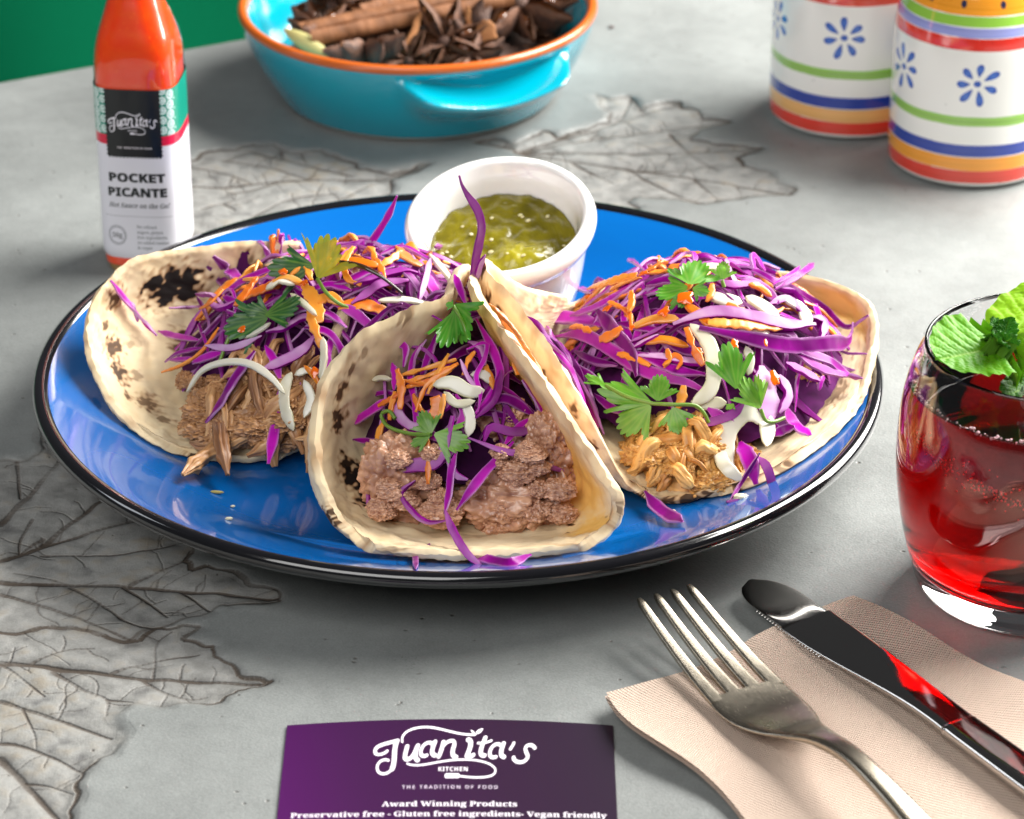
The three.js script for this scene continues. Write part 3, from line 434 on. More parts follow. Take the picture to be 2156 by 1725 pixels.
// ---------------------------------------------------------------- bottle of hot sauce
{
  const t = thing('sauce_bottle', 'small square glass bottle of orange hot sauce with a printed label', 'bottle', [-0.1302, 0.0, -0.1172]);
  t.rotation.y = -0.1;
  const HW = 0.0150;
  const prof = [[0, 0.0132, 4], [0.0012, 0.0143, 4], [0.004, 0.0148, 4], [0.01, HW, 4], [0.064, HW, 4], [0.073, HW, 3.8], [0.0806, 0.0148, 3.4], [0.0865, 0.0139, 3], [0.0924, 0.0122, 2.5], [0.0983, 0.0104, 2.15], [0.1042, 0.0085, 2], [0.111, 0.0079, 2], [0.126, 0.0079, 2]];
  const cv = new THREE.CatmullRomCurve3(prof.map(([y, r, e]) => V(r, y, e * 0.001)), false, 'centripetal');
  const skin = (inset, y0, y1, n = 70) => { const s = []; for (let i = 0; i <= n; i++) { const p = cv.getPoint(i / n); if (p.y < y0 || p.y > y1) continue; s.push({ c: V(0, Math.max(p.y, inset > 0 ? 0.0035 : 0.0003), 0), r: V(1, 0, 0), u: V(0, 0, -1), w: (p.x - inset) * 2, h: (p.x - inset) * 2, e: p.z * 1000 }); } return loft(s, 96); };
  local('hot_sauce', skin(0.00045, 0.0015, 0.121), phys({ roughness: 0.3, clearcoat: 1, clearcoatRoughness: 0.04, map: dataTex(256, 256, (x, y) => { const n = fbm(x * 0.05, y * 0.05, 2, 4); const f = clamp(noise(x * 0.3, y * 0.3, 6) * 3 - 1.4); return mix3([0.96, 0.265 + 0.1 * n, 0.0], [1, 0.5, 0.05], f); }, true) }), t);
  local('glass', skin(0, -1, 1), phys({ color: lin(1, 1, 1), transmission: 1, thickness: 0, roughness: 0.02, ior: 1.5, specularIntensity: 1 }), t);
  local('base_glass', loft([0.0004, 0.0015, 0.0034].map((y, k) => ({ c: V(0, y, 0), r: V(1, 0, 0), u: V(0, 0, -1), w: 0.0262 + k * 0.001, h: 0.0262 + k * 0.001, e: 4 })), 64), phys({ color: lin(0.42, 0.24, 0.06), roughness: 0.15, clearcoat: 1 }), t);
  local('screw_cap', new THREE.LatheGeometry([[0.0001, 0.142], [0.009, 0.142], [0.0104, 0.1405], [0.0106, 0.128], [0.0106, 0.1255], [0.0001, 0.1255]].map(([r, y]) => new THREE.Vector2(r, y)), 64), phys({ color: lin(0.02, 0.02, 0.02), roughness: 0.35 }), t);
  // wrap-round label
  const NY = 1140, [c, x] = canvasOf(2048, NY), PERI = 0.107, Y0 = 0.0035, Y1 = 0.0712, M = 2048 / PERI, K = NY / (Y1 - Y0);
  x.fillStyle = '#e6e5ee'; x.fillRect(0, 0, 2048, NY);
  x.fillStyle = '#0f8a72'; x.fillRect(0, 0, 2048, 290); x.fillStyle = '#d8173f'; x.fillRect(0, 290, 2048, 62); x.fillRect(0, NY - 52, 2048, 52);
  const mid = 1024;
  const lace = (cx, cy, r) => { x.strokeStyle = x.fillStyle = '#e9f1ee'; x.lineWidth = r * 0.13; for (let k = 0; k < 10; k++) { const a = k / 10 * 6.283; x.beginPath(); x.moveTo(cx + Math.cos(a) * r * 0.2, cy + Math.sin(a) * r * 0.2); x.lineTo(cx + Math.cos(a) * r * 0.62, cy + Math.sin(a) * r * 0.62); x.stroke(); x.beginPath(); x.arc(cx + Math.cos(a + 0.31) * r * 0.82, cy + Math.sin(a + 0.31) * r * 0.82, r * 0.2, 0, 7); x.fill(); } x.beginPath(); x.arc(cx, cy, r * 0.66, 0, 7); x.stroke(); x.beginPath(); x.arc(cx, cy, r * 0.2, 0, 7); x.fill(); };
  for (const sgn of [-1, 1]) for (let k = 0; k < 5; k++) { lace(mid + sgn * 262, 36 + k * 62, 32); lace(mid + sgn * 205, 6 + k * 62, 27); x.fillStyle = '#e9f1ee'; for (const d of [225, 300]) { x.beginPath(); x.arc(mid + sgn * d, 66 + k * 62, 6, 0, 7); x.fill(); } }
  x.fillStyle = '#d8173f'; x.fillRect(0, 290, 2048, 62);
  x.fillStyle = '#0b0c10'; x.fillRect(mid - 186, 0, 372, 424);
  x.fillStyle = '#0b0c10'; for (let k = 0; k < 15; k++) { x.beginPath(); x.arc(mid - 173 + k * 24.8, 424, 8, 0, 7); x.fill(); } for (let k = 0; k < 17; k++) for (const s of [-186, 186]) { x.beginPath(); x.arc(mid + s, 12 + k * 25, 7, 0, 7); x.fill(); }
  x.save(); x.translate(mid - 8, 212); x.scale(0.365, 0.5); x.translate(-1025, -312); logo(x); x.restore();
  x.fillStyle = '#efe9ee'; x.font = 'bold 17px sans-serif'; spaced(x, 'THE TRADITION OF FOOD', mid + 2, 373, 1.6, 1.0);
  x.fillStyle = '#16191c'; x.textBaseline = 'alphabetic'; x.lineJoin = 'round'; x.strokeStyle = '#16191c'; x.lineWidth = 5; x.font = 'bold 74px sans-serif';
  for (const [s, y, w] of [['POCKET', 584, 392], ['PICANTE', 678, 414]]) { fitText(x, s, mid + 2, y, w); const m = x.measureText(s).width; x.save(); x.translate(mid + 2, y); x.scale(w / m, 1); x.textAlign = 'center'; x.strokeText(s, 0, 0); x.restore(); }
  x.save(); x.transform(1, 0, -0.24, 1, 0, 0); x.font = 'bold 43px serif'; fitText(x, 'Hot Sauce on the Go!', mid + 10 + 0.24 * 750, 752, 420); x.restore();
  x.fillStyle = '#3c3f44'; for (let k = -40; k <= 40; k++) x.fillRect(mid + k * 5.8, 806, 3.2, 3);
  x.lineWidth = 3; x.strokeStyle = '#30343a'; x.beginPath(); x.arc(mid - 152, 934, 52, 0, 7); x.stroke(); for (let k = 0; k < 72; k++) { const a = k / 72 * 6.283; x.lineWidth = 2; x.beginPath(); x.moveTo(mid - 152 + Math.cos(a) * 57, 934 + Math.sin(a) * 57); x.lineTo(mid - 152 + Math.cos(a) * 66, 934 + Math.sin(a) * 66); x.stroke(); }
  x.fillStyle = '#22262b'; x.textAlign = 'center'; x.font = 'bold 44px serif'; x.fillText('50g', mid - 152, 949);
  x.textAlign = 'left'; x.font = '27px serif'; ['No refined', 'sugars, gluten', 'free ingredients.', 'no added nasties', '& vegan'].forEach((s, k) => x.fillText(s, mid - 14, 884 + k * 34));
  x.font = '15px serif'; x.fillStyle = '#4a4a52'; for (let k = 0; k < 22; k++) for (const q of [mid + 372, mid - 640]) { let s = ''; reseed(k + 50); for (let j = 0; j < 24; j++) { const w = rr(3, 9); x.globalAlpha = 0.7; x.fillRect(q + j * 11, 380 + k * 30, w, 7); } } x.globalAlpha = 1;
  const arc = []; { const n = 720; let L = 0, pp = null; for (let i = 0; i <= n; i++) { const a = -Math.PI / 2 + i / n * Math.PI * 2, ca = Math.cos(a), sa = Math.sin(a), p = new THREE.Vector2(Math.sign(ca) * Math.abs(ca) ** 0.5, Math.sign(sa) * Math.abs(sa) ** 0.5); if (pp) L += p.distanceTo(pp); arc.push([L, p]); pp = p; } for (const a of arc) a[0] /= L; }
  const atU = (u) => { let k = 1; while (k < arc.length - 1 && arc[k][0] < u) k++; const [l0, p0] = arc[k - 1], [l1, p1] = arc[k]; return p0.clone().lerp(p1, clamp((u - l0) / (l1 - l0))); };
  const us = []; for (let i = 0; i <= 200; i++) us.push(atU(i / 200));
  const lab = grid(200, 30, (u, v) => { const y = mix(Y0, Y1, v), p = us[Math.round(u * 200)], q = HW + 0.00018 - 0.0019 * sstep(0.009, 0.0028, y) - 0.0005 * 0 + 0.00008 * noise(u * 30, v * 12); return V(-p.x * q, y, p.y * q); });
  local('label', lab, phys({ map: tex(c), roughness: 0.3, clearcoat: 0.45, clearcoatRoughness: 0.2, side: THREE.DoubleSide }), t);
}
// ---------------------------------------------------------------- tumbler of red drink with ice and mint
const GLASS = V(0.1545, 0, 0.112);
{
  const t = thing('drinking_glass', 'rounded clear tumbler holding the red drink at the right edge', 'glass', GLASS.toArray());
  const inner = [[0.0001, 0.0076], [0.018, 0.0078], [0.0285, 0.0094], [0.0340, 0.0132], [0.0382, 0.023], [0.0403, 0.037], [0.0408, 0.047], [0.0397, 0.062], [0.0371, 0.0725], [0.0346, 0.0785]];
  const outer = [[0.0001, 0.0002], [0.024, 0.0002], [0.0312, 0.0004], [0.0338, 0.0022], [0.0362, 0.009], [0.0396, 0.022], [0.0417, 0.037], [0.0421, 0.047], [0.0409, 0.062], [0.0382, 0.0728], [0.0358, 0.0786]];
  const sp = (a, n) => new THREE.CatmullRomCurve3(a.map(([r, y]) => V(r, y, 0)), false, 'centripetal').getPoints(n).map((p) => new THREE.Vector2(Math.max(p.x, 0.0001), p.y));
  const wall = [...sp(outer, 90), new THREE.Vector2(0.0357, 0.0793), new THREE.Vector2(0.0352, 0.0796), new THREE.Vector2(0.0348, 0.0793), ...sp(inner, 90).reverse()];
  local('glass_body', new THREE.LatheGeometry(wall, 144), phys({ color: lin(1, 1, 1), transmission: 1, thickness: 0.01, roughness: 0.0, ior: 1.5 }), t);
  const LV = 0.0668, liq = sp(inner, 120).filter((p) => p.y < LV).map((p) => new THREE.Vector2(p.x < 0.001 ? 0.0001 : p.x + 0.00022, p.y - (p.x < 0.03 ? 0.00022 : 0)));
  const last = liq[liq.length - 1]; liq.push(new THREE.Vector2(last.x - 0.0001, LV + 0.0003), new THREE.Vector2(last.x - 0.0007, LV + 0.0002), new THREE.Vector2(last.x - 0.002, LV - 0.0003), new THREE.Vector2(0.0001, LV - 0.0004));
  const d = thing('red_drink', 'deep red iced drink filling the tumbler', 'drink', GLASS.toArray());
  local('liquid', new THREE.LatheGeometry(liq, 144), phys({ color: lin(1, 1, 1), transmission: 1, thickness: 0.02, roughness: 0, ior: 1.34, attenuationColor: lin(0.72, 0.004, 0.012), attenuationDistance: 0.012 }), d);
  reseed(21);
  const bub = new THREE.SphereGeometry(0.0005, 8, 6), all = [];
  const rIn = (y) => { const c = sp(inner, 200); let b = c[0]; for (const p of c) if (p.y > 0.02 && Math.abs(p.y - y) < Math.abs(b.y - y)) b = p; return b.x; };
  for (let i = 0; i < 190; i++) { const a = rr(-2.6, 2.2), y = LV + rr(-0.0004, 0.0006), r = rIn(y) - rr(0.0004, 0.0016), s = rr(0.35, 1.1); all.push(bub.clone().scale(s, s, s).translate(r * Math.sin(a), y, r * Math.cos(a))); }
  const fo = local('foam_bubble', mergeGeometries(all), phys({ color: lin(0.85, 0.62, 0.66), roughness: 0.1, transmission: 0.5, clearcoat: 1 }), d); fo.userData.kind = 'stuff';
  const inb = []; for (let i = 0; i < 230; i++) { const q = rnd(), a = mix(-1.25, 0.25, q) + rr(-0.05, 0.05), y = mix(0.057, 0.044, q) + rr(-0.0022, 0.0022) * (rnd() < 0.8 ? 1 : 3), r = rIn(y) - 0.0006, s = rr(0.3, 0.75); inb.push(bub.clone().scale(s, s, s).translate(r * Math.sin(a), y, r * Math.cos(a))); }
  const ib = local('rising_bubble', mergeGeometries(inb), phys({ color: lin(0.9, 0.12, 0.12), roughness: 0.15, clearcoat: 1 }), d); ib.userData.kind = 'stuff';
  const ice = (x, y, z, rx, ry, s, label) => { const o = thing('ice_cube', label, 'ice cube', [GLASS.x + x, y, GLASS.z + z]); o.rotation.set(rx, ry, 0.2); const g = new RoundedBoxGeometry(0.021 * s, 0.019 * s, 0.02 * s, 6, 0.004); const p = g.attributes.position; for (let i = 0; i < p.count; i++) { const n = 1 + 0.06 * noise(p.getX(i) * 150, p.getY(i) * 150, p.getZ(i) * 150); p.setXYZ(i, p.getX(i) * n, p.getY(i) * n, p.getZ(i) * n); } g.computeVertexNormals(); local('ice_block', g, phys({ color: lin(0.95, 0.93, 0.95), transmission: 0.92, thickness: 0.01, roughness: 0.14, ior: 1.31 }), o); };
  ice(0.0035, 0.0665, 0.0145, 0.3, 0.5, 1.0, 'ice cube floating at the front of the red drink, under the mint');
  ice(0.014, 0.064, -0.012, 0.1, 1.1, 1.0, 'ice cube floating at the back right of the red drink');

  // mint
  const mint = (L, W0, bend, tint, s0) => grid(90, 64, (u, v) => {
    const x = u * 1.06 - 0.06, q = (v - 0.5) * 2, base = Math.max(0, Math.sin(Math.PI * clamp(0.06 + 0.94 * u) ** 0.82)) ** 0.5, cren = 1 + 0.055 * Math.abs(Math.sin(u * 27)) * sstep(0.55, 1, Math.abs(q));
    const w = W0 * base * cren, back = -0.16 * L * Math.abs(q) ** 1.6 * (1 - u) ** 2.2, vein = Math.abs(((u * 1.02 - 0.38 * Math.abs(q) * (1 - 0.5 * u)) / 0.125) % 1 - 0.5) * 2;
    const net = 0.5 + 0.5 * noise(u * 26 + s0, q * 13, 2);
    const hgt = 0.00030 * (1 - vein ** 3) * sstep(0.02, 0.2, Math.abs(q)) + 0.0004 * net - 0.0004 * Math.exp(-((q / 0.07) ** 2));
    return V(x * L + back, hgt + bend * (u * u) * L + 0.16 * W0 * q * q * Math.sin(u * 3) + 0.0004 * Math.sin(u * 27) * q * q, q * w);
  }, { color: (u, v) => { const q = (v - 0.5) * 2, vein = Math.abs(((u * 1.02 - 0.38 * Math.abs(q) * (1 - 0.5 * u)) / 0.125) % 1 - 0.5) * 2, m = Math.max(Math.exp(-((q / 0.035) ** 2)), clamp((vein - 0.9) / 0.1) * 0.6, clamp(0.14 - Math.abs(noise(u * 26 + s0, q * 13, 2))) * 4.2); return mix3(tint, [0.30, 0.52, 0.03], clamp(m * 0.6)); } });
  const green = phys({ vertexColors: true, roughness: 0.55, specularIntensity: 0.45, transmission: 0.36, side: THREE.DoubleSide });
  const sp1 = thing('mint_sprig', 'bright green mint sprig resting on the rim of the red drink', 'mint sprig', onY(2108, 706, 0.083).toArray());
  const leaf = (px, py, y, tx, ty, ty3, W0, bend, tint, roll, s0) => {
    const a = onY(px, py, y), b = onY(tx, ty, ty3), X = b.clone().sub(a), L = X.length(); X.normalize(); const up = V(0, 1, 0.35), Z = X.clone().cross(up).normalize(), Y = Z.clone().cross(X).normalize(); Y.applyAxisAngle(X, roll); Z.applyAxisAngle(X, roll);
    const g = mint(L, W0, bend, tint, s0); g.applyMatrix4(new THREE.Matrix4().makeBasis(X, Y, Z).setPosition(a)); part('mint_leaf', g, green, sp1);
  };
  leaf(2104, 728, 0.0805, 1968, 764, 0.0805, 0.0138, 0.05, [0.10, 0.36, 0.002], 0.05, 1);
  leaf(2128, 704, 0.082, 2235, 606, 0.088, 0.0115, 0.1, [0.27, 0.56, 0.006], -0.35, 4);
  leaf(2112, 715, 0.0835, 2077, 676, 0.0885, 0.0036, 0.2, [0.02, 0.17, 0.01], 0.3, 7);
  leaf(2110, 722, 0.0835, 2088, 726, 0.0865, 0.0034, 0.3, [0.02, 0.16, 0.012], -0.3, 8);
  leaf(2114, 712, 0.0845, 2120, 668, 0.0895, 0.0036, 0.3, [0.022, 0.18, 0.012], 0.6, 9);
  leaf(2116, 718, 0.084, 2126, 722, 0.086, 0.0036, 0.3, [0.018, 0.15, 0.012], -0.6, 10);
  leaf(2106, 710, 0.084, 2096, 672, 0.089, 0.0034, 0.3, [0.02, 0.17, 0.01], 0.1, 11);
  leaf(2190, 800, 0.0685, 2112, 842, 0.0695, 0.006, 0.05, [0.03, 0.16, 0.012], 0.1, 12);
  const stem = new THREE.CatmullRomCurve3([onY(2108, 705, 0.083), onY(2150, 745, 0.078), onY(2200, 800, 0.066)]);
  part('stem', new THREE.TubeGeometry(stem, 20, 0.0011, 8), phys({ color: lin(0.09, 0.24, 0.02), roughness: 0.5 }), sp1);
}

// ---------------------------------------------------------------- paper napkin, fork and knife
{
  const A = V(0.0272, 0, 0.1805), ux = V(0.806, 0, -0.592), vx = V(0.478, 0, 0.878);
  const nap = (u, v) => { const s = 0.0905 * u * (1 + 0.42 * v * u), w = 0.15 * v, wob = 0.0022 * Math.sin(v * 9 + 0.6) * (1 - u) - 0.0016 * Math.sin(u * 7) * (1 - v); return A.clone().addScaledVector(ux, s - wob - 0.002 * Math.sin(v * 14) * (1 - u) ** 3).addScaledVector(vx, w + 0.0016 * Math.sin(u * 5.5) * (1 - v) + 0.0012 * noise(u * 6, v * 2)); };
  const yTop = (u, v) => 0.0026 + 0.0046 * Math.exp(-u * 9) * (0.55 + 0.45 * Math.sin(v * 12 - 0.4)) + 0.0016 * Math.exp(-v * 16) * (0.5 + 0.5 * Math.sin(u * 10 + 1)) + 0.0024 * sstep(0.8, 1, u) * (0.5 + 0.5 * Math.sin(v * 15)) + 0.0005 * fbm(u * 5, v * 6, 2, 3);
  const emboss = dataTex(512, 512, (x, y) => { const p = x / 512 * 12 * Math.PI * 2, q = y / 512 * 12 * Math.PI * 2, v = 0.5 + 0.3 * Math.sin(p + q * 0.5) * Math.sin(q - p * 0.0) + 0.16 * fbm(x * 0.05, y * 0.05, 5, 3) + 0.1 * fbm(x * 0.3, y * 0.3, 2, 2); return [v, v, v]; }); emboss.repeat.set(7.2, 12);
  const paper = phys({ color: lin(0.95, 0.73, 0.59), roughness: 0.9, bumpMap: emboss, bumpScale: 0.0016, sheen: 0.2, sheenColor: lin(0.8, 0.7, 0.6), transmission: 0.08, side: THREE.DoubleSide });
  const t = thing('paper_napkin', 'folded beige embossed paper napkin under the fork and knife', 'napkin', A.toArray());
  const sheet = (dy, k) => { const g = grid(120, 150, (u, v) => { const p = nap(mix(k, 1 - k * 0.3, u), mix(k * 0.6, 1, v)); p.y = Math.max(0.0007, yTop(u, v) - dy * (0.55 + 0.45 * Math.exp(-u * 7))); return p; }); const ix = g.index.array; for (let i = 0; i < ix.length; i += 3) { const q = ix[i]; ix[i] = ix[i + 1]; ix[i + 1] = q; } g.computeVertexNormals(); return g; };
  part('upper_layer', sheet(0, 0), paper, t); part('middle_layer', sheet(0.0007, 0.006), paper, t); part('lower_layer', sheet(0.0014, -0.004), paper, t);

  const scratch = dataTex(512, 512, (x, y) => { const v = 0.5 + 0.1 * noise(x * 0.9, y * 0.03, 3) + 0.1 * fbm(x * 0.02, y * 0.02, 8, 3); return [v, v, v]; });
  const steel = phys({ color: lin(0.48, 0.43, 0.35), metalness: 1, roughness: 0.5, roughnessMap: scratch });
  const polished = phys({ color: lin(0.52, 0.5, 0.48), metalness: 1, roughness: 0.16, roughnessMap: scratch });
  // fork
  const T = V(0.0436, 0, 0.1405), d = V(0.46, 0, 0.888).normalize(), r = V(d.z, 0, -d.x);
  const prof = new THREE.CatmullRomCurve3([[0, 0.0142], [0.02, 0.0098], [0.04, 0.0068], [0.056, 0.0062], [0.07, 0.0086], [0.086, 0.0138], [0.1, 0.0165], [0.12, 0.0158], [0.155, 0.011], [0.195, 0.0062]].map(([s, y]) => V(s, y, 0)));
  const yAt = (s) => { let lo = 0, hi = 1; for (let i = 0; i < 22; i++) { const m = (lo + hi) / 2; prof.getPoint(m).x < s ? (lo = m) : (hi = m); } return prof.getPoint(lo).y; };
  const at = (s, o = 0, dy = 0) => { const p = T.clone().addScaledVector(d, s).addScaledVector(r, o); p.y = yAt(s) + dy; return p; };
  const up = (s) => { const a = (yAt(s + 0.002) - yAt(s - 0.002 < 0 ? 0 : s - 0.002)) / 0.004; return V(-d.x * a, 1, -d.z * a).normalize(); };
  const fork = thing('fork', 'steel table fork with four tines lying on the napkin left of the knife', 'fork', at(0.06).toArray());
  for (let k = 0; k < 4; k++) { const secs = []; for (let i = 0; i <= 20; i++) { const s = 0.0005 + 0.0475 * i / 20, q = i / 20, o = (k - 1.5) * mix(0.0055, 0.0064, q ** 0.8), w = i === 0 ? 0.0014 : mix(0.0023, 0.0047, q ** 1.1); secs.push({ c: at(s, o), r, u: up(s), w, h: i === 0 ? 0.0009 : 0.0016, e: 4.5 }); } part('tine', loft(secs, 18), steel, fork); }
  const wid = new THREE.CatmullRomCurve3([[0.0445, 0.0232], [0.05, 0.0243], [0.058, 0.0240], [0.067, 0.0205], [0.076, 0.0135], [0.084, 0.0088], [0.094, 0.0068], [0.108, 0.0064], [0.14, 0.0086], [0.17, 0.0118], [0.195, 0.0135]].map(([s, y]) => V(s, y, 0)));
  const run = (a, b, n, name) => { const secs = []; for (let i = 0; i <= n; i++) { const s = mix(a, b, i / n); let lo = 0, hi = 1; for (let k = 0; k < 22; k++) { const m = (lo + hi) / 2; wid.getPoint(m).x < s ? (lo = m) : (hi = m); } const w = wid.getPoint(lo).y; secs.push({ c: at(s), r, u: up(s), w, h: mix(0.0017, 0.0034, sstep(0.07, 0.095, s)), e: 3.4 }); } part(name, loft(secs, 30), steel, fork); };
  run(0.0458, 0.088, 34, 'head'); run(0.0879, 0.195, 50, 'handle');
  // knife
  const K0 = V(0.0706, 0, 0.1183), kd = V(0.534, 0, 0.845).normalize(), kr = V(kd.z, 0, -kd.x), ku = (tilt) => V(0, 1, 0).addScaledVector(kr, tilt).normalize();
  const kp = (s, o = 0, y = 0.0045) => { const p = K0.clone().addScaledVector(kd, s).addScaledVector(kr, o); p.y = y + 0.0022 * sstep(0.03, 0.09, s); return p; };
  const knife = thing('table_knife', 'dark polished steel table knife lying on the napkin right of the fork', 'knife', kp(0.09).toArray());
  const loftK = (list, name, tilt = 0) => part(name, loft(list.map(([s, w, h, o]) => ({ c: kp(s, o ?? 0), r: kr.clone().addScaledVector(V(0, 1, 0), -tilt), u: ku(tilt), w, h, e: 3.4 })), 36), polished, knife);
  const bl = []; for (let i = 0; i <= 40; i++) { const s = 0.0965 * i / 40, tip = Math.sqrt(clamp(1 - ((0.013 - Math.min(s, 0.013)) / 0.0131) ** 2)), w = (0.0172 + 0.0006 * Math.sin(s * 60) - 0.0056 * sstep(0.035, 0.0965, s)) * Math.max(tip, 0.05); bl.push([s, w, mix(0.0012, 0.0036, sstep(0.02, 0.09, s)), 0.0008 * Math.sin(s * 30)]); }
  const cut = bl.findIndex((b) => b[0] > 0.0245);
  loftK(bl.slice(0, cut + 1), 'blade_tip', 0.06); loftK(bl.slice(cut), 'blade', -0.03);
  const hd = []; for (let i = 0; i <= 30; i++) { const s = 0.0975 + 0.105 * i / 30; hd.push([s, mix(0.0116, 0.0148, i / 30) * (i === 30 ? 0.6 : 1), 0.0046 + 0.0012 * i / 30, 0]); }
  loftK([[0.0962, 0.0116, 0.0036, 0], [0.0967, 0.0119, 0.0042, 0], [0.0974, 0.0119, 0.0047, 0], [0.0979, 0.0117, 0.0042, 0]], 'bolster'); loftK(hd, 'handle');
  const teeth = []; for (let i = 0; i < 24; i++) { const s = 0.0145 + i * 0.0013, w = 0.0172 / 2; const g = new THREE.ConeGeometry(0.00042, 0.0009, 5); g.rotateZ(Math.PI / 2); const p = kp(s, -w + 0.0003, 0.0041); g.rotateY(Math.atan2(-kr.z, kr.x)); g.translate(p.x, p.y, p.z); teeth.push(g); }
  part('serrated_edge', mergeGeometries(teeth), polished, knife).userData.kind = 'stuff';
}
// ---------------------------------------------------------------- tacos
function project(p) { const dy = p.y - CAM_H, dz = p.z - CAM_Z, dep = -(dy * SINP + dz * COSP); return [1078 + FOC * p.x / dep, 862.5 - FOC * (dy * COSP - dz * SINP) / dep, dep]; }
const SH = 6700;                                                   // survey units per metre about the plate
const foodMat = (o) => phys({ vertexColors: true, roughness: 0.34, clearcoat: 0.35, clearcoatRoughness: 0.22, ...o });
const cabbageMat = foodMat({ transmission: 0.28, side: THREE.DoubleSide, clearcoat: 0.06, specularIntensity: 0.3 }), carrotMat = foodMat({ transmission: 0.12, roughness: 0.4 }), onionMat = foodMat({ transmission: 0.28, roughness: 0.26, clearcoat: 0.6 });
const meatMat = foodMat({ roughness: 0.5, clearcoat: 0.22, clearcoatRoughness: 0.25 }), herbMat = phys({ vertexColors: true, roughness: 0.42, clearcoat: 0.2, clearcoatRoughness: 0.3, transmission: 0.3, side: THREE.DoubleSide });
const sauceMat = phys({ color: lin(0.88, 0.15, 0.004), roughness: 0.12, clearcoat: 1, clearcoatRoughness: 0.03, transmission: 0.2 });

const PAL = {
  A: { face: [[0.15, 0.001, 0.14], [0.38, 0.003, 0.34], [0.62, 0.012, 0.52]], side: [[0.52, 0.17, 0.52], [0.70, 0.40, 0.72]] },      // skin side up, pale cut edge
  B: { face: [[0.32, 0.03, 0.31], [0.52, 0.16, 0.50], [0.74, 0.46, 0.73]], side: [[0.19, 0.002, 0.18], [0.40, 0.006, 0.38]] },      // cut side up, purple skin at the edge
  C: { face: [[0.72, 0.14, 0.008], [0.84, 0.23, 0.012], [0.9, 0.36, 0.04]], side: [[0.72, 0.17, 0.01], [0.9, 0.4, 0.08]] },       // carrot
  O: { face: [[0.72, 0.68, 0.50], [0.80, 0.77, 0.64], [0.86, 0.84, 0.74]], side: [[0.78, 0.77, 0.48], [0.88, 0.86, 0.70]] },      // onion
  S: { face: [[0.82, 0.2, 0.006], [0.9, 0.34, 0.02], [0.88, 0.55, 0.2]], side: [[0.8, 0.2, 0.01], [0.86, 0.4, 0.06]] },           // onion under hot sauce
  M: { face: [[0.22, 0.09, 0.035], [0.46, 0.22, 0.085], [0.66, 0.38, 0.17]], side: [[0.2, 0.08, 0.03], [0.42, 0.2, 0.085]] },    // pork
  K: { face: [[0.48, 0.2, 0.04], [0.62, 0.3, 0.07], [0.74, 0.42, 0.13]], side: [[0.5, 0.2, 0.04], [0.66, 0.33, 0.09]] },          // chicken
};
const THICK = { A: 0.0008, B: 0.0013, C: 0.0011, O: 0.0014, S: 0.0015, M: 0.0026, K: 0.0022 };
const matOf = { A: cabbageMat, B: cabbageMat, C: carrotMat, O: onionMat, S: onionMat, M: meatMat, K: meatMat };
const nameFor = { A: 'cabbage_shred', B: 'cabbage_shred', C: 'carrot_shred', O: 'onion_slice', S: 'onion_slice', M: 'pork_strand', K: 'chicken_shred' };
let strandNo = 0;
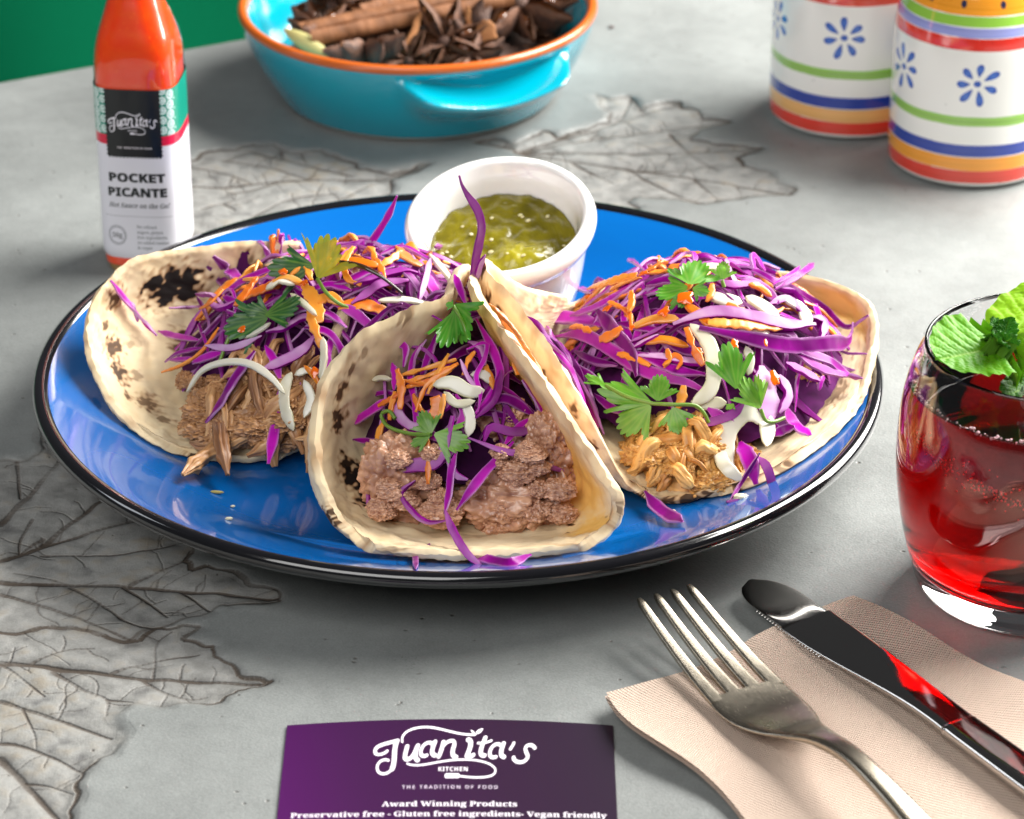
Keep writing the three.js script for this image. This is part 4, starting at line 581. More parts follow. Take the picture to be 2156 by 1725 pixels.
function ribbon(pts, kind, w, { normal = null, twist = 0.5, thick = null, taper = 0.35, deep = 0 } = {}) {
  const id = ++strandNo * 3.77, cv = new THREE.CatmullRomCurve3(pts, false, 'centripetal'), len = cv.getLength(), n = Math.max(8, Math.min(kind === 'C' ? 80 : 46, Math.round(len / (kind === 'C' ? 0.0006 : 0.0014))));
  const P = cv.getSpacedPoints(n), pal = PAL[kind], th = thick ?? THICK[kind] * rr(0.8, 1.2), tw0 = rr(-0.5, 0.5) * twist, tw1 = rr(-1.2, 1.2) * twist, jag = kind === 'C' ? 0.55 : kind === 'M' || kind === 'K' ? 0.3 : 0.1;
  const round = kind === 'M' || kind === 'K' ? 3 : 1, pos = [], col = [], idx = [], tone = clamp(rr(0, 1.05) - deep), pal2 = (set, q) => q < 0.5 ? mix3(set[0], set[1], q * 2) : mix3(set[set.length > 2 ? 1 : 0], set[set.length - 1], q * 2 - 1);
  const per = [];                                                // one ring of the section: position and which face it belongs to
  if (kind === 'O' || kind === 'S' || kind === 'C') for (let i = 0; i <= 16; i++) { const a = i / 16 * Math.PI * 2, c = Math.cos(a), s = Math.sin(a); per.push([Math.sign(c) * Math.abs(c) ** 0.55, Math.sign(s) * Math.abs(s) ** 0.55, Math.abs(c) > 0.9 ? 1 : 0]); }
  else if (round === 1) for (const [a, b, f] of [[-1, 1, 0], [-0.62, 1.06, 0], [0.62, 1.06, 0], [1, 1, 0], [1, 1, 1], [1.06, 0, 1], [1, -1, 1], [1, -1, 0], [0, -1.05, 0], [-1, -1, 0], [-1, -1, 1], [-1.06, 0, 1], [-1, 1, 1]]) per.push([a, b, f]);
  else for (let i = 0; i <= 26; i++) { const a = i / 26 * Math.PI * 2; per.push([Math.cos(a), Math.sin(a), 0]); }
  const brk = new Set(round === 1 && (kind === 'A' || kind === 'B') ? [3, 6, 9] : []), m = per.length;
  for (let k = 0; k <= n; k++) {
    const u = k / n, p = P[k], t = cv.getTangentAt(u), ref = (normal ? normal(p) : V(0, 1, 0.45)).clone().normalize();
    let N = ref.clone().addScaledVector(t, -ref.dot(t)); if (N.lengthSq() < 1e-4) N = V(1, 0, 0); N.normalize(); const Bv = t.clone().cross(N).normalize(), ang = tw0 + tw1 * u + 0.35 * twist * noise(u * 3, id);
    N.applyAxisAngle(t, ang); Bv.applyAxisAngle(t, ang);
    const e = Math.min(u, 1 - u), tap = kind === 'O' || kind === 'S' ? Math.sqrt(clamp(1 - (1 - Math.min(1, e / 0.09)) ** 2, 0.02)) * mix(0.62, 1, sstep(0, 0.3, e)) : mix(taper, 1, sstep(0, 0.28, e)), ww = w * 0.5 * tap * (1 + jag * noise(u * len * 520, id, 3)) * (1 + 0.22 * noise(u * 4, id, 8)), tt = th * 0.5 * (kind === 'C' ? 1 + 0.35 * noise(u * len * 600, id, 6) : 1) * mix(0.5, 1, sstep(0, 0.1, e));
    for (let i = 0; i < m; i++) {
      const [a, b, f] = per[i], fib = round === 3 ? 0.5 * noise(a * 2.6 + id, b * 2.6, u * 1.3) + 0.42 * noise(a * 6.5, b * 6.5 + id, u * 2.2) : 0, g = round === 3 ? 1 + fib + 0.22 * noise(u * len * 330, a + id, b) : 1, q = p.clone().addScaledVector(Bv, a * ww * g).addScaledVector(N, b * (round === 3 ? Math.min(ww, th) : tt) * g);
      if (kind === 'A' || kind === 'B') q.addScaledVector(N, 0.0003 * noise(u * len * 300, a * 1.2, id));
      pos.push(q.x, q.y, q.z);
      const s = clamp(tone + 0.55 * noise(u * len * 110, a * 0.8, id) + (f ? 0.1 : 0.12 * noise(u * len * 700, a * 3, id)) + fib * 0.9);
      let c = pal2(f ? pal.side : pal.face, s);
      if (kind === 'B' && Math.abs(a) > 0.9 && !f) c = mix3(c, pal.side[1], 0.45);
      if (kind === 'A' && !f && Math.abs(a) > 0.9) c = mix3(c, pal.side[1], 0.42);
      if (kind === 'O' && e < 0.06) c = mix3(c, [0.7, 0.62, 0.4], 0.3);
      col.push(...c);
    }
  }
  for (let k = 0; k < n; k++) for (let i = 0; i < m - 1; i++) { if (brk.has(i)) continue; const a = k * m + i, b = a + 1, c = a + m, d = c + 1; idx.push(a, d, b, a, c, d); }
  for (const k of [0, n]) { const o = k * m, c0 = pos.length / 3; const cc = [0, 0, 0]; for (let i = 0; i < m; i++) for (let j = 0; j < 3; j++) cc[j] += pos[(o + i) * 3 + j] / m; pos.push(...cc); col.push(...pal2(pal.side, 0.6)); for (let i = 0; i < m - 1; i++) k ? idx.push(o + i, c0, o + i + 1) : idx.push(o + i, o + i + 1, c0); }
  const g = new THREE.BufferGeometry(); g.setAttribute('position', new THREE.Float32BufferAttribute(pos, 3)); g.setAttribute('color', new THREE.Float32BufferAttribute(col, 3)); g.setIndex(idx); g.computeVertexNormals();
  return g;
}
// a lump of mashed or shredded filling
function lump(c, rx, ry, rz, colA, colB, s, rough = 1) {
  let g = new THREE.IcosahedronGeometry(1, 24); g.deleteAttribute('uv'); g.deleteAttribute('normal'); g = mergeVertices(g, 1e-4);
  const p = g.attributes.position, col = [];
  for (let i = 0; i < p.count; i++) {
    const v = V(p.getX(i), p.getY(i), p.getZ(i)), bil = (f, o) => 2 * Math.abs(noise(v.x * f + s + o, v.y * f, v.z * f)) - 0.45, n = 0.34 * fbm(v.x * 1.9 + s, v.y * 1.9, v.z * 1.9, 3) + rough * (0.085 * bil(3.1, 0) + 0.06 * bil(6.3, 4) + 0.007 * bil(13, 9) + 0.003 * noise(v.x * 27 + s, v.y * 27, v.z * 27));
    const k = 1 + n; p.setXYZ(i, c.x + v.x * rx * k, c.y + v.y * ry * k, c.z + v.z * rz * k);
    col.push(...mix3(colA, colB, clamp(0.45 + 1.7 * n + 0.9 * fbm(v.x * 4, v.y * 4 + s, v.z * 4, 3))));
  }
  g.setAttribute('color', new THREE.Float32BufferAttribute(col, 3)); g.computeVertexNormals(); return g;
}
// one coriander leaflet: a toothed, three-lobed fan
function leaflet(a, tip, spread, curl, tint, n0) {
  const X = tip.clone().sub(a), L = X.length(); X.normalize(); let up = V(-0.15, 0.85, 0.5); const Z = X.clone().cross(up).normalize(), Y = Z.clone().cross(X).normalize(), s = ++strandNo * 1.7, roll = rr(-0.35, 0.35) + n0; Y.applyAxisAngle(X, roll); Z.applyAxisAngle(X, roll);
  return grid(108, 16, (u, v) => {
    const t = (u - 0.5) * 2, ang = t * 1.22 * spread, lobes = 0.56 + 0.44 * Math.abs(Math.cos(t * 2.5)) ** 0.6 * (1 - 0.12 * Math.abs(t)), teeth = 1 + 0.13 * (Math.abs(Math.sin((u - 0.5) * Math.PI * 15 * spread + 0.4)) ** 0.7 - 0.6) + 0.05 * noise(u * 12, s);
    const r = L * (0.04 + 0.96 * v) * mix(1, lobes * mix(1, teeth, v ** 3), v ** 1.2), x = r * Math.cos(ang), z = r * Math.sin(ang);
    const fold = -0.05 * Math.abs(z) * Math.sin(v * 2), y = curl * L * v * v * (0.5 + 0.5 * Math.cos(t * 2.2)) + fold + 0.11 * L * v * v * noise(t * 1.6, v * 1.6, s);
    return a.clone().addScaledVector(X, x).addScaledVector(Z, z).addScaledVector(Y, y);
  }, { color: (u, v) => { const t = (u - 0.5) * 2, vein = Math.max(...[0, 0.42, -0.42, 0.8, -0.8, 0.2, -0.2].map((k, i) => Math.exp(-(((t - k) * (v + 0.1) * 22 / (i < 5 ? 1 : 0.6)) ** 2)) * (i < 5 ? 1 : sstep(0.35, 0.5, v) * 0.6))); return mix3(mix3(tint, [tint[0] * 1.6, tint[1] * 1.3, tint[2] * 1.5], clamp(0.5 + noise(u * 6, v * 4, s))), [0.32, 0.50, 0.09], vein * 0.32); } });
}

// tortilla: folded sheet given by stations from the near end to the far end, each with fold S, left edge L, right edge R and outward swell
const CREAM = [0.93, 0.775, 0.515];
function tortilla(parent, st, spots, seed, opt = {}) {
  const curveOf = (k) => new THREE.CatmullRomCurve3(st.map((s) => V(...s[k])), false, 'centripetal'), S = curveOf('S'), Lc = curveOf('L'), Rc = curveOf('R'), n1 = st.length - 1;
  const scal = (k, t) => { const f = t * n1, i = Math.min(n1 - 1, Math.floor(f)), z = k === 'p' ? 2.1 : k === 'q' ? 1.8 : 0; return mix(st[i][k] ?? z, st[i + 1][k] ?? z, f - i); };
  const surf = (s, t) => {
    const left = s < 0, a0 = Math.abs(s), wob = 1 + 0.022 * noise(t * 9, left ? 3 : 8, seed) + 0.005 * noise(t * 40, left ? 5 : 2, seed), a = Math.min(1.05, a0 * mix(1, wob, a0 ** 4));
    const b = S.getPoint(t), e = (left ? Lc : Rc).getPoint(t), p = scal('p', t) || 2.1, q = scal('q', t) || 1.8, f = 1 - Math.max(0, 1 - a) ** p, g = a ** q, swell = scal(left ? 'bl' : 'br', t) * Math.sin(Math.PI * Math.min(1, a) ** 0.85);
    return V(b.x + (e.x - b.x) * f + (left ? -1 : 1) * swell, b.y + (e.y - b.y) * g, b.z + (e.z - b.z) * f);
  };
  const NS = 120, NT = 130, mid = [], nor = [];
  for (let j = 0; j <= NT; j++) for (let i = 0; i <= NS; i++) {
    const s = i / NS * 2 - 1, t = clamp(j / NT, 0.0005, 0.9995), p = surf(s, t), ds = surf(Math.min(1, s + 0.01), t).sub(surf(Math.max(-1, s - 0.01), t)), dt = surf(s, Math.min(0.9995, t + 0.008)).sub(surf(s, Math.max(0.0005, t - 0.008)));
    const nrm = dt.cross(ds).normalize(); p.y = Math.max(p.y, plateY(Math.hypot(p.x - PLATE.x, p.z - PLATE.z)) + (opt.thick ?? 0.0027) * 0.5 + 0.0006); mid.push(p); nor.push(nrm);
  }
  { const c = nor[Math.round(NT * 0.35) * (NS + 1) + NS / 2]; if (c.y < 0) nor.forEach((v) => v.negate()); }
  const TW = 1024, TH = 512, found = spots.map((q) => {            // find where on the sheet each scorch mark of the photograph lies
    let best = null; for (let j = 0; j <= NT; j += 1) for (let i = 0; i <= NS; i += 1) { const p = mid[j * (NS + 1) + i], [x, y, d] = project(p), e = Math.hypot(x - q[0], y - q[1]) + d * 90; if (!best || e < best[0]) best = [e, i / NS * 2 - 1, j / NT]; }
    return [best[1], best[2], q[2] / SH / (opt.R ?? 0.075), q[3], q[4] ?? 1, q[5] ?? 0];
  });
  const disc = (s, t) => { const b = 2 * t - 1; return [s * Math.sqrt(Math.max(0.02, 1 - b * b * 0.98)), b]; };
  const glowStain = (opt.glowStain ?? []).map((q) => q.slice());
  const fd = found.map(([s, t, r, k, e, o]) => [...disc(s, t), r, k, e, o]);
  reseed(seed * 100 + 7); const freck = []; for (let i = 0; i < 30; i++) freck.push([rr(-1, 1), rr(-1, 1), rr(0.008, 0.05), rr(0.06, 0.26)]); const outS = []; for (let i = 0; i < 16; i++) outS.push([rr(-0.9, 0.9), rr(-0.9, 0.9), rr(0.05, 0.16), rr(0.3, 1)]);
  const data = new Uint8Array(TW * TH * 4), toS = (q) => 255 * (q <= 0.0031308 ? q * 12.92 : 1.055 * Math.max(0, q) ** (1 / 2.4) - 0.055);
  for (let y = 0; y < TH; y++) for (let x = 0; x < TW; x++) {
    const outer = x >= TW / 2, a = ((x % 512) / 512 - 0.5) / 0.46, b = (y / 512 - 0.5) / 0.46, n = fbm(a * 4, b * 4, seed, 4), n2 = fbm(a * 16, b * 16, seed + 3, 3);
    let c = mix3(CREAM, [0.80, 0.56, 0.27], clamp(0.10 + 0.8 * n + 0.25 * n2)); const rim = sstep(0.8, 1.0, Math.hypot(a, b)); let br = rim * clamp(2.0 * fbm(a * 9, b * 9, seed + 8, 3) + 0.12) * 0.75 + clamp(2.6 * noise(a * 24, b * 24, seed + 2) - 1.5) * 0.3, dk = rim * clamp(3 * noise(a * 13, b * 13, seed + 6) - 1.7) * 0.6;
    for (const q of outer ? outS.concat(opt.both ? fd : []) : freck.concat(fd)) {
      const dx = (a - q[0]) / (q[4] && q[4] !== 1 ? q[4] : 1), dy = b - q[1], d0 = Math.hypot(dx, dy) / q[2]; if (d0 > 2.2) continue;
      const d = d0 + 1.0 * n2 + 0.7 * noise(a * 34, b * 34, seed); br = Math.max(br, (1 - sstep(0.5, 1.35, d)) * Math.min(1, q[3] * 1.25)); dk = Math.max(dk, (1 - sstep(0.5, 0.82, d)) * q[3] ** 1.3);
    }
    if (!outer) for (const q of glowStain) { const d = Math.hypot((a - q[0]) / q[3], b - q[1]) / q[2] + 0.5 * n + 0.25 * n2; c = mix3(c, [0.86, 0.47, 0.05], (1 - sstep(0.4, 1.15, d)) * 0.8); }  // yellow of backlight through the sheet painted in, together with sauce stain
    c = mix3(c, [0.34, 0.125, 0.028], clamp(br * 0.85)); c = mix3(c, [0.012, 0.008, 0.007], clamp(dk));
    const o = (y * TW + x) * 4; data[o] = clamp(toS(c[0]), 0, 255); data[o + 1] = clamp(toS(c[1]), 0, 255); data[o + 2] = clamp(toS(c[2]), 0, 255); data[o + 3] = 255;
  }
  const map = new THREE.DataTexture(data, TW, TH); map.magFilter = map.minFilter = THREE.LinearFilter; map.colorSpace = THREE.SRGBColorSpace; map.needsUpdate = true;
  const pos = [], uv = [], idx = [], th = opt.thick ?? 0.0027;
  for (const side of [1, -1]) for (let j = 0; j <= NT; j++) for (let i = 0; i <= NS; i++) {
    const k = j * (NS + 1) + i, s = i / NS * 2 - 1, t = j / NT, rho = Math.max(Math.abs(s), Math.abs(2 * t - 1)), p = mid[k], e = rho > 0.965 ? Math.sqrt(Math.max(0, 1 - ((rho - 0.965) / 0.035) ** 2)) : 1;
    const puff = 1 + 0.12 * sstep(0.6, 0.95, Math.abs(s)), lumpN = 0.0011 * fbm(p.x * 70 + seed, p.y * 70, p.z * 70, 3) + 0.00055 * noise(p.x * 260, p.y * 260, p.z * 260 + side) + 0.0003 * noise(p.x * 700, p.y * 700, p.z * 700) + 0.0024 * Math.max(0, noise(p.x * 120 + seed, p.y * 120, p.z * 120) - 0.3);
    const h = side * th * 0.5 * e * puff + lumpN * e + 0.0009 * (1 - e) * noise(p.x * 400, p.y * 400, p.z * 400);
    const v = p.clone().addScaledVector(nor[k], h); v.y = Math.max(v.y, plateY(Math.hypot(v.x - PLATE.x, v.z - PLATE.z)) + 0.0004 + (side > 0 ? th * 0.4 * e : 0));
    pos.push(v.x, v.y, v.z); const [a, b] = disc(s, t); uv.push(0.25 + 0.23 * a + (side < 0 ? 0.5 : 0), 0.5 + 0.46 * b);
  }
  const M = (NS + 1) * (NT + 1), flip = nor[0].dot(V(0, 0, 0)) > 0;
  for (const [o, f] of [[0, 0], [M, 1]]) for (let j = 0; j < NT; j++) for (let i = 0; i < NS; i++) { const a = o + j * (NS + 1) + i, b = a + 1, c = a + NS + 1, d = c + 1; f ? idx.push(a, d, b, a, c, d) : idx.push(a, b, d, a, d, c); }
  let g = new THREE.BufferGeometry(); g.setAttribute('position', new THREE.Float32BufferAttribute(pos, 3)); g.setAttribute('uv', new THREE.Float32BufferAttribute(uv, 2)); g.setIndex(idx); g.computeVertexNormals();
  const m = part('tortilla', g, phys({ map, roughness: 0.66, transmission: 0.24, side: THREE.DoubleSide, specularIntensity: 0.5 }), parent);
  const cell = 0.0015, hm = new Map(), key = (x, z) => Math.round(x / cell) * 4096 + Math.round(z / cell); for (let j = 1; j < NT; j++) for (let i = 1; i < NS; i++) { const s = i / NS * 2 - 1; if (opt.open && s * opt.open < -0.12) continue; const p = mid[j * (NS + 1) + i]; for (const dx of [-0.7, 0, 0.7]) for (const dz of [-0.7, 0, 0.7]) { const k = key(p.x + dx * cell, p.z + dz * cell), v = p.y + th * 0.5; if (!(hm.get(k) > v)) hm.set(k, v); } }
  return { m, top: (x, z) => hm.get(key(x, z)) ?? 0 };
}
// heap of filling: a dome in the plan of the plate; strands are laid on it
function dome(cx, cz, rx, rz, y0, A, floor = 0.012, under = null) {
  const y = (x, z) => { const q = ((x - cx) / rx) ** 2 + ((z - cz) / rz) ** 2; return Math.max(floor, y0 + A * (1 - q), under ? under(x, z) : 0); };
  const normal = (p) => V(2 * A * (p.x - cx) / rx ** 2, 1, 2 * A * (p.z - cz) / rz ** 2).normalize();
  const hit = (px, py, lift = 0.003) => { const d = ray(px, py); let t0 = 0; for (let k = 0; k < 900; k++) { const t = 0.75 + k * 0.0007, p = EYE.clone().addScaledVector(d, t / d.length()); if (p.y < y(p.x, p.z) + lift) { return p; } t0 = t; } return onY(px, py, floor + lift); };
  return { y, normal, hit, cx, cz, rx, rz };
}
function lay(parent, D, lines) {                                    // 'A26^4 x,y x,y ...': kind, width, lift in mm over the heap, then the course
  for (const line of lines) {
    const m = /^([A-Z])([\d.]+)(?:\^(-?[\d.]+))? (.*)$/.exec(line), kind = m[1], w = Number(m[2]) / SH * (kind === 'O' ? 0.74 : kind === 'S' ? 0.55 : kind === 'C' ? 0.86 : kind === 'M' || kind === 'K' ? 1 : 0.92), lift = m[3] === undefined ? 3 : Number(m[3]);
    const pts = m[4].split(' ').map((s) => { const [x, y, l] = s.split(',').map(Number); return D.hit(x, y, (l ?? lift) / 1000); });
    if (pts.length === 2) { const c = pts[0].clone().add(pts[1]).multiplyScalar(0.5); c.y += 0.0012; pts.splice(1, 0, c); }
    part(nameFor[kind], ribbon(pts, kind, w, { normal: D.normal, twist: kind === 'O' || kind === 'S' ? 0.3 : 0.5, taper: kind === 'O' || kind === 'S' ? 0.6 : kind === 'C' ? 0.6 : 0.3 }), matOf[kind], parent);
  }
}
function scatter(parent, D, n, kinds, { q0 = 0, q1 = 1, lift = [-0.002, 0.0025], len = [0.02, 0.045], w = [0.0014, 0.0042], deep = 0, where = null } = {}) {
  for (let i = 0; i < n; i++) {
    let x, z, tries = 0; do { const a = rr(0, 6.283), q = Math.sqrt(mix(q0, q1, rnd())); x = D.cx + D.rx * q * Math.cos(a); z = D.cz + D.rz * q * Math.sin(a); } while (where && !where(x, z) && tries++ < 40);
    const kind = kinds[Math.floor(rnd() * kinds.length)], dir = rr(0, 6.283), L = rr(...len), bend = rr(-1.1, 1.1), l0 = rr(...lift), arch = rr(-0.001, 0.004), pts = []; let out = false, a = dir, px = x - Math.cos(dir) * L / 2, pz = z - Math.sin(dir) * L / 2;
    for (let k = 0; k <= 5; k++) { pts.push(V(px, D.y(px, pz) + l0 + arch * Math.sin(k / 5 * Math.PI) + rr(-0.0008, 0.0008), pz)); if (((px - D.cx) / D.rx) ** 2 + ((pz - D.cz) / D.rz) ** 2 > 1.02) out = true; px += Math.cos(a) * L / 5; pz += Math.sin(a) * L / 5; a += bend / 5 + rr(-0.2, 0.2); }
    if (out && kind !== 'M' && kind !== 'K') continue;
    part(nameFor[kind], ribbon(pts, kind, rr(...w), { normal: D.normal, twist: 1.1, deep }), matOf[kind], parent);
  }
}
function heap(parent, D, name, colA, colB, q1, drop, label) {
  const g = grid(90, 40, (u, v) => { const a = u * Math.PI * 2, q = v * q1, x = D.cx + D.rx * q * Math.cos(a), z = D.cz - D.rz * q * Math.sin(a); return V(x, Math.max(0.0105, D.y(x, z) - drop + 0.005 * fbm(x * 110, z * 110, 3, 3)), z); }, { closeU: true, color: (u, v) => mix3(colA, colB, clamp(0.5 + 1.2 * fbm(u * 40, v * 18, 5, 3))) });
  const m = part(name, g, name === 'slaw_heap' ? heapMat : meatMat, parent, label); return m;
}
function herbs(parent, D, sprigs) {                                 // each sprig: leaflets 'bx,by tx,ty spread curl liftBase liftTip', then stems
  for (const [tint, leaves, stems] of sprigs) {
    const first = leaves[0].split(/[ ,]/).map(Number), g = new THREE.Group(); g.name = 'coriander_sprig'; const at = D.hit(first[0], first[1], 0.004); parent.updateWorldMatrix(true, false); g.position.copy(at).sub(parent.position); parent.add(g);
    for (const s of leaves) { const [bx, by, tx, ty, sp, cu, lb, lt, ro] = s.split(/[ ,]/).map(Number), a = D.hit(bx, by, lb / 1000), b = D.hit(tx, ty, lt / 1000); part('leaflet', leaflet(a, b, sp, cu, tint, ro || 0), herbMat, g); }
    for (const s of stems) { const pts = s.split(' ').map((q) => { const [x, y, l] = q.split(',').map(Number); return D.hit(x, y, l / 1000); }); part('stem', new THREE.TubeGeometry(new THREE.CatmullRomCurve3(pts), 24, 0.00062, 7), stemMat, g); }
  }
}
const beanMat = foodMat({ roughness: 0.34, clearcoat: 0.4, clearcoatRoughness: 0.2 });
const heapMat = phys({ vertexColors: true, roughness: 0.85, specularIntensity: 0.3 });
const stemMat = phys({ color: lin(0.16, 0.3, 0.03), roughness: 0.4, clearcoat: 0.3, transmission: 0.2 });
function sauce(parent, D, list) { for (const [px, py, r, lift] of list) { const p = D.hit(px, py, (lift ?? 4) / 1000), g = new THREE.IcosahedronGeometry(1, 8), a = g.attributes.position; for (let i = 0; i < a.count; i++) { const v = V(a.getX(i), a.getY(i), a.getZ(i)), k = 1 + 0.75 * noise(v.x * 1.1 + px, v.y * 0.3, v.z * 1.1), x = p.x + v.x * r / SH * k * 0.9, z = p.z + v.z * r / SH * k * 0.9; a.setXYZ(i, x, p.y + D.y(x, z) - D.y(p.x, p.z) + v.y * Math.min(r, 14) / SH * 0.3, z); } const mg = mergeVertices((g.deleteAttribute('uv'), g.deleteAttribute('normal'), g), 1e-6); mg.computeVertexNormals(); part('sauce_drop', mg, sauceMat, parent); } }
// ---- left taco: pulled pork
{
  const t = thing('taco', 'open pork taco at the left of the blue plate with a black scorch mark', 'taco', [-0.08, 0.0095, 0.005], 'tacos on the blue plate');
  const st = [
    { S: [-0.0845, 0.0108, 0.0545], L: [-0.094, 0.0108, 0.0525], R: [-0.075, 0.0108, 0.0535], p: 1.6, q: 1.6 },
    { S: [-0.0830, 0.0106, 0.0470], L: [-0.112, 0.0125, 0.0450], R: [-0.0645, 0.0165, 0.0485] },
    { S: [-0.0810, 0.0106, 0.0340], L: [-0.1290, 0.0220, 0.0280], R: [-0.0600, 0.032, 0.0440] },
    { S: [-0.0780, 0.0106, 0.0120], L: [-0.1366, 0.0355, 0.0020], R: [-0.0540, 0.05, 0.0300] },
    { S: [-0.0745, 0.0110, -0.0120], L: [-0.1255, 0.0455, -0.0165], R: [-0.05, 0.056, 0.0060] },
    { S: [-0.0700, 0.0130, -0.0300], L: [-0.0990, 0.0465, -0.0290], R: [-0.05, 0.05, -0.0160] },
    { S: [-0.0650, 0.0300, -0.0400], L: [-0.0700, 0.0450, -0.0350], R: [-0.058, 0.043, -0.0330] },
  ];
  const tort = tortilla(t, st, [[352, 604, 44, 1, 1], [322, 592, 24, 1], [388, 606, 30, 1], [384, 580, 22, 1], [345, 626, 24, 1], [236, 626, 24, 0.75], [214, 690, 10, 0.7], [228, 738, 26, 0.8], [248, 790, 24, 0.85], [266, 838, 12, 0.7], [305, 858, 26, 0.6], [345, 890, 20, 0.5], [385, 716, 26, 0.85], [372, 738, 16, 0.7], [512, 566, 24, 0.6], [565, 516, 12, 0.45], [280, 800, 14, 0.4], [270, 730, 9, 0.35], [440, 870, 30, 0.5]].map((q) => [q[0], q[1], q[2] * 1.4, q[3]]), 1, { open: -1 });
  const D = dome(-0.05, 0.004, 0.062, 0.056, 0.021, 0.0315, 0.012, tort.top);
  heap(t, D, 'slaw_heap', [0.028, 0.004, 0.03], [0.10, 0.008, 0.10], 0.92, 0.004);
  reseed(101);
  const mc = [0.20, 0.08, 0.03], md = [0.58, 0.30, 0.125];
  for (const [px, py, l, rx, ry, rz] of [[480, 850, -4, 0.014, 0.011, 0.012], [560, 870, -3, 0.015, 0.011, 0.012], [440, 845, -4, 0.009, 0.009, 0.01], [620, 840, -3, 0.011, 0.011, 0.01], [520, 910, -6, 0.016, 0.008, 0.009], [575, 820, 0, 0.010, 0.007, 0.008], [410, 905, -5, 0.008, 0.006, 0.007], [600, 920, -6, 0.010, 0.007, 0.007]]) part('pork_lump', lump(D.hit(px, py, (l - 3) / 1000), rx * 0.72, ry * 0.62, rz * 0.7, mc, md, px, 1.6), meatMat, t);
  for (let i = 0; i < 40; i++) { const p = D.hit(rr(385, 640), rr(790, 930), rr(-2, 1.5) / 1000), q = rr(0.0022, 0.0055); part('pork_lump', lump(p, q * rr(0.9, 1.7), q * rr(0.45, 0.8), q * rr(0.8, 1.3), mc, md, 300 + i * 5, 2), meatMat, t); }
  lay(t, D, ['M34^3 375,912 430,897 500,880', 'M30^3 384,1000,3 430,962 478,930 520,905', 'M26^6 478,1000,2 470,950 466,900 462,845', 'M30^2 400,930 440,938 500,920', 'M26^2 520,960 560,940 600,905', 'M20^3 560,905 510,925 470,945', 'M26^3 590,840 560,860 530,890', 'M16^4 470,795 500,780 520,800', 'M22^3 420,850 440,880 450,905', 'M18^4 540,850 580,845 590,830', 'M16^4 480,770 500,740 520,755', 'M16^3 600,890 620,870 640,850', 'M14^3 430,900 470,915 520,915', 'M14^4 545,900 590,880 620,880']);
  scatter(t, D, 46, ['M'], { q0: 0.5, q1: 1.1, len: [0.007, 0.024], w: [0.0008, 0.0048], lift: [-0.002, 0.0025], where: (x, z) => z > 0.033 && x > -0.098 && x < -0.055 });
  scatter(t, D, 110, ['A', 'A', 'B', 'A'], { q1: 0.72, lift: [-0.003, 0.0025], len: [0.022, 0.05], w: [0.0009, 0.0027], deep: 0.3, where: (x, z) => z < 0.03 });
  scatter(t, D, 46, ['A', 'B'], { q1: 0.66, lift: [0, 0.0035], len: [0.018, 0.045], w: [0.0007, 0.0022], where: (x, z) => z < 0.024 && x > -0.08 });
  scatter(t, D, 46, ['C'], { q1: 0.6, lift: [0.001, 0.004], len: [0.010, 0.026], w: [0.0010, 0.0028], where: (x, z) => z < 0.02 });
  lay(t, D, [
    'A30^4 449,540 480,568 507,592', 'A30^3 436,560 462,586 492,606', 'A15^3 233,591 263,630 298,672 330,707', 'A8^3 276,636 290,678', 'A11^5 356,649 410,646 467,642', 'B8^6 412,620 452,625 480,655 505,665', 'A9^5 415,625 430,655 438,690 425,702', 'A15^5 333,698 370,708 418,716', 'A11^5 347,763 369,746 425,732', 'A11^5 358,758 400,757 430,762',
    'B15^7 432,728 491,732 551,707', 'A27^8 537,739 510,775 491,802 460,855 432,890', 'B24^7 663,707 640,735 597,760 548,781', 'A25^5 590,816 585,860 579,900 565,977', 'A20^6 558,728 579,763 590,800', 'A18^6 405,765 440,750 470,742', 'A20^7 470,625 500,640 520,655', 'B14^7 505,632 470,648 440,640', 'A20^7 620,610 660,640 700,660', 'B16^7 560,700 600,690 640,668 700,676',
    'A22^8 690,600 735,590 780,570 830,560', 'B16^9 745,600 790,585 850,570 880,575', 'A22^8 700,640 740,655 790,690 830,690', 'A18^8 640,690 690,700 720,740 730,790', 'B20^9 740,640 770,620 800,598 860,590', 'A22^8 860,545 900,570 930,620', 'A24^9 895,572 912,605 936,637', 'B14^10 916,520 950,516 972,515', 'A14^9 800,536 850,520 900,545 930,560', 'A20^8 640,620 690,600 740,612', 'A18^8 600,670 640,650 690,660 730,690', 'B18^9 850,660 815,700 765,735 720,765', 'A16^8 700,700 690,760 700,800', 'A20^9 840,560 870,590 910,640', 'B14^10 906,545 895,590 880,640',
    'C20^8 540,584 520,612 495,644', 'C30^7 509,628 550,610 604,588', 'C9^6 460,690 440,720 418,746 380,770 340,784', 'C34^9 640,600 665,640 672,680', 'C30^9 665,640 690,625 720,640', 'C24^9 650,655 665,700 680,736', 'C38^8 711,645 760,640 812,655', 'C34^9 838,520 860,545 888,560', 'C20^9 800,560 825,545 850,530', 'C14^9 690,560 720,545 745,520', 'C14^9 745,520 725,560 735,590 760,600', 'C16^9 655,590 640,560 610,580', 'C16^9 790,545 800,560 810,590', 'C14^8 420,650 440,640 470,610',
    'O56^4 509,600 540,566 590,549 650,550', 'O34^9 560,610 590,590 620,600', 'S34^9 570,600 600,585 640,600', 'O18^10 611,619 640,640 667,665', 'S40^9 730,545 770,555 800,560', 'O22^8 393,826 425,781 474,763 526,767 570,795 600,830', 'O34^7 614,784 600,815 600,860 618,907', 'O26^7 640,800 655,840 640,880', 'O22^9 680,710 682,750 676,800', 'O24^10 796,633 860,632 910,645 958,664', 'O24^10 903,535 930,565 960,605 990,645', 'S22^8 640,770 660,790 676,815', 'O22^7 620,790 650,780 672,800', 'O16^8 570,680 540,700 515,712',
  ]);
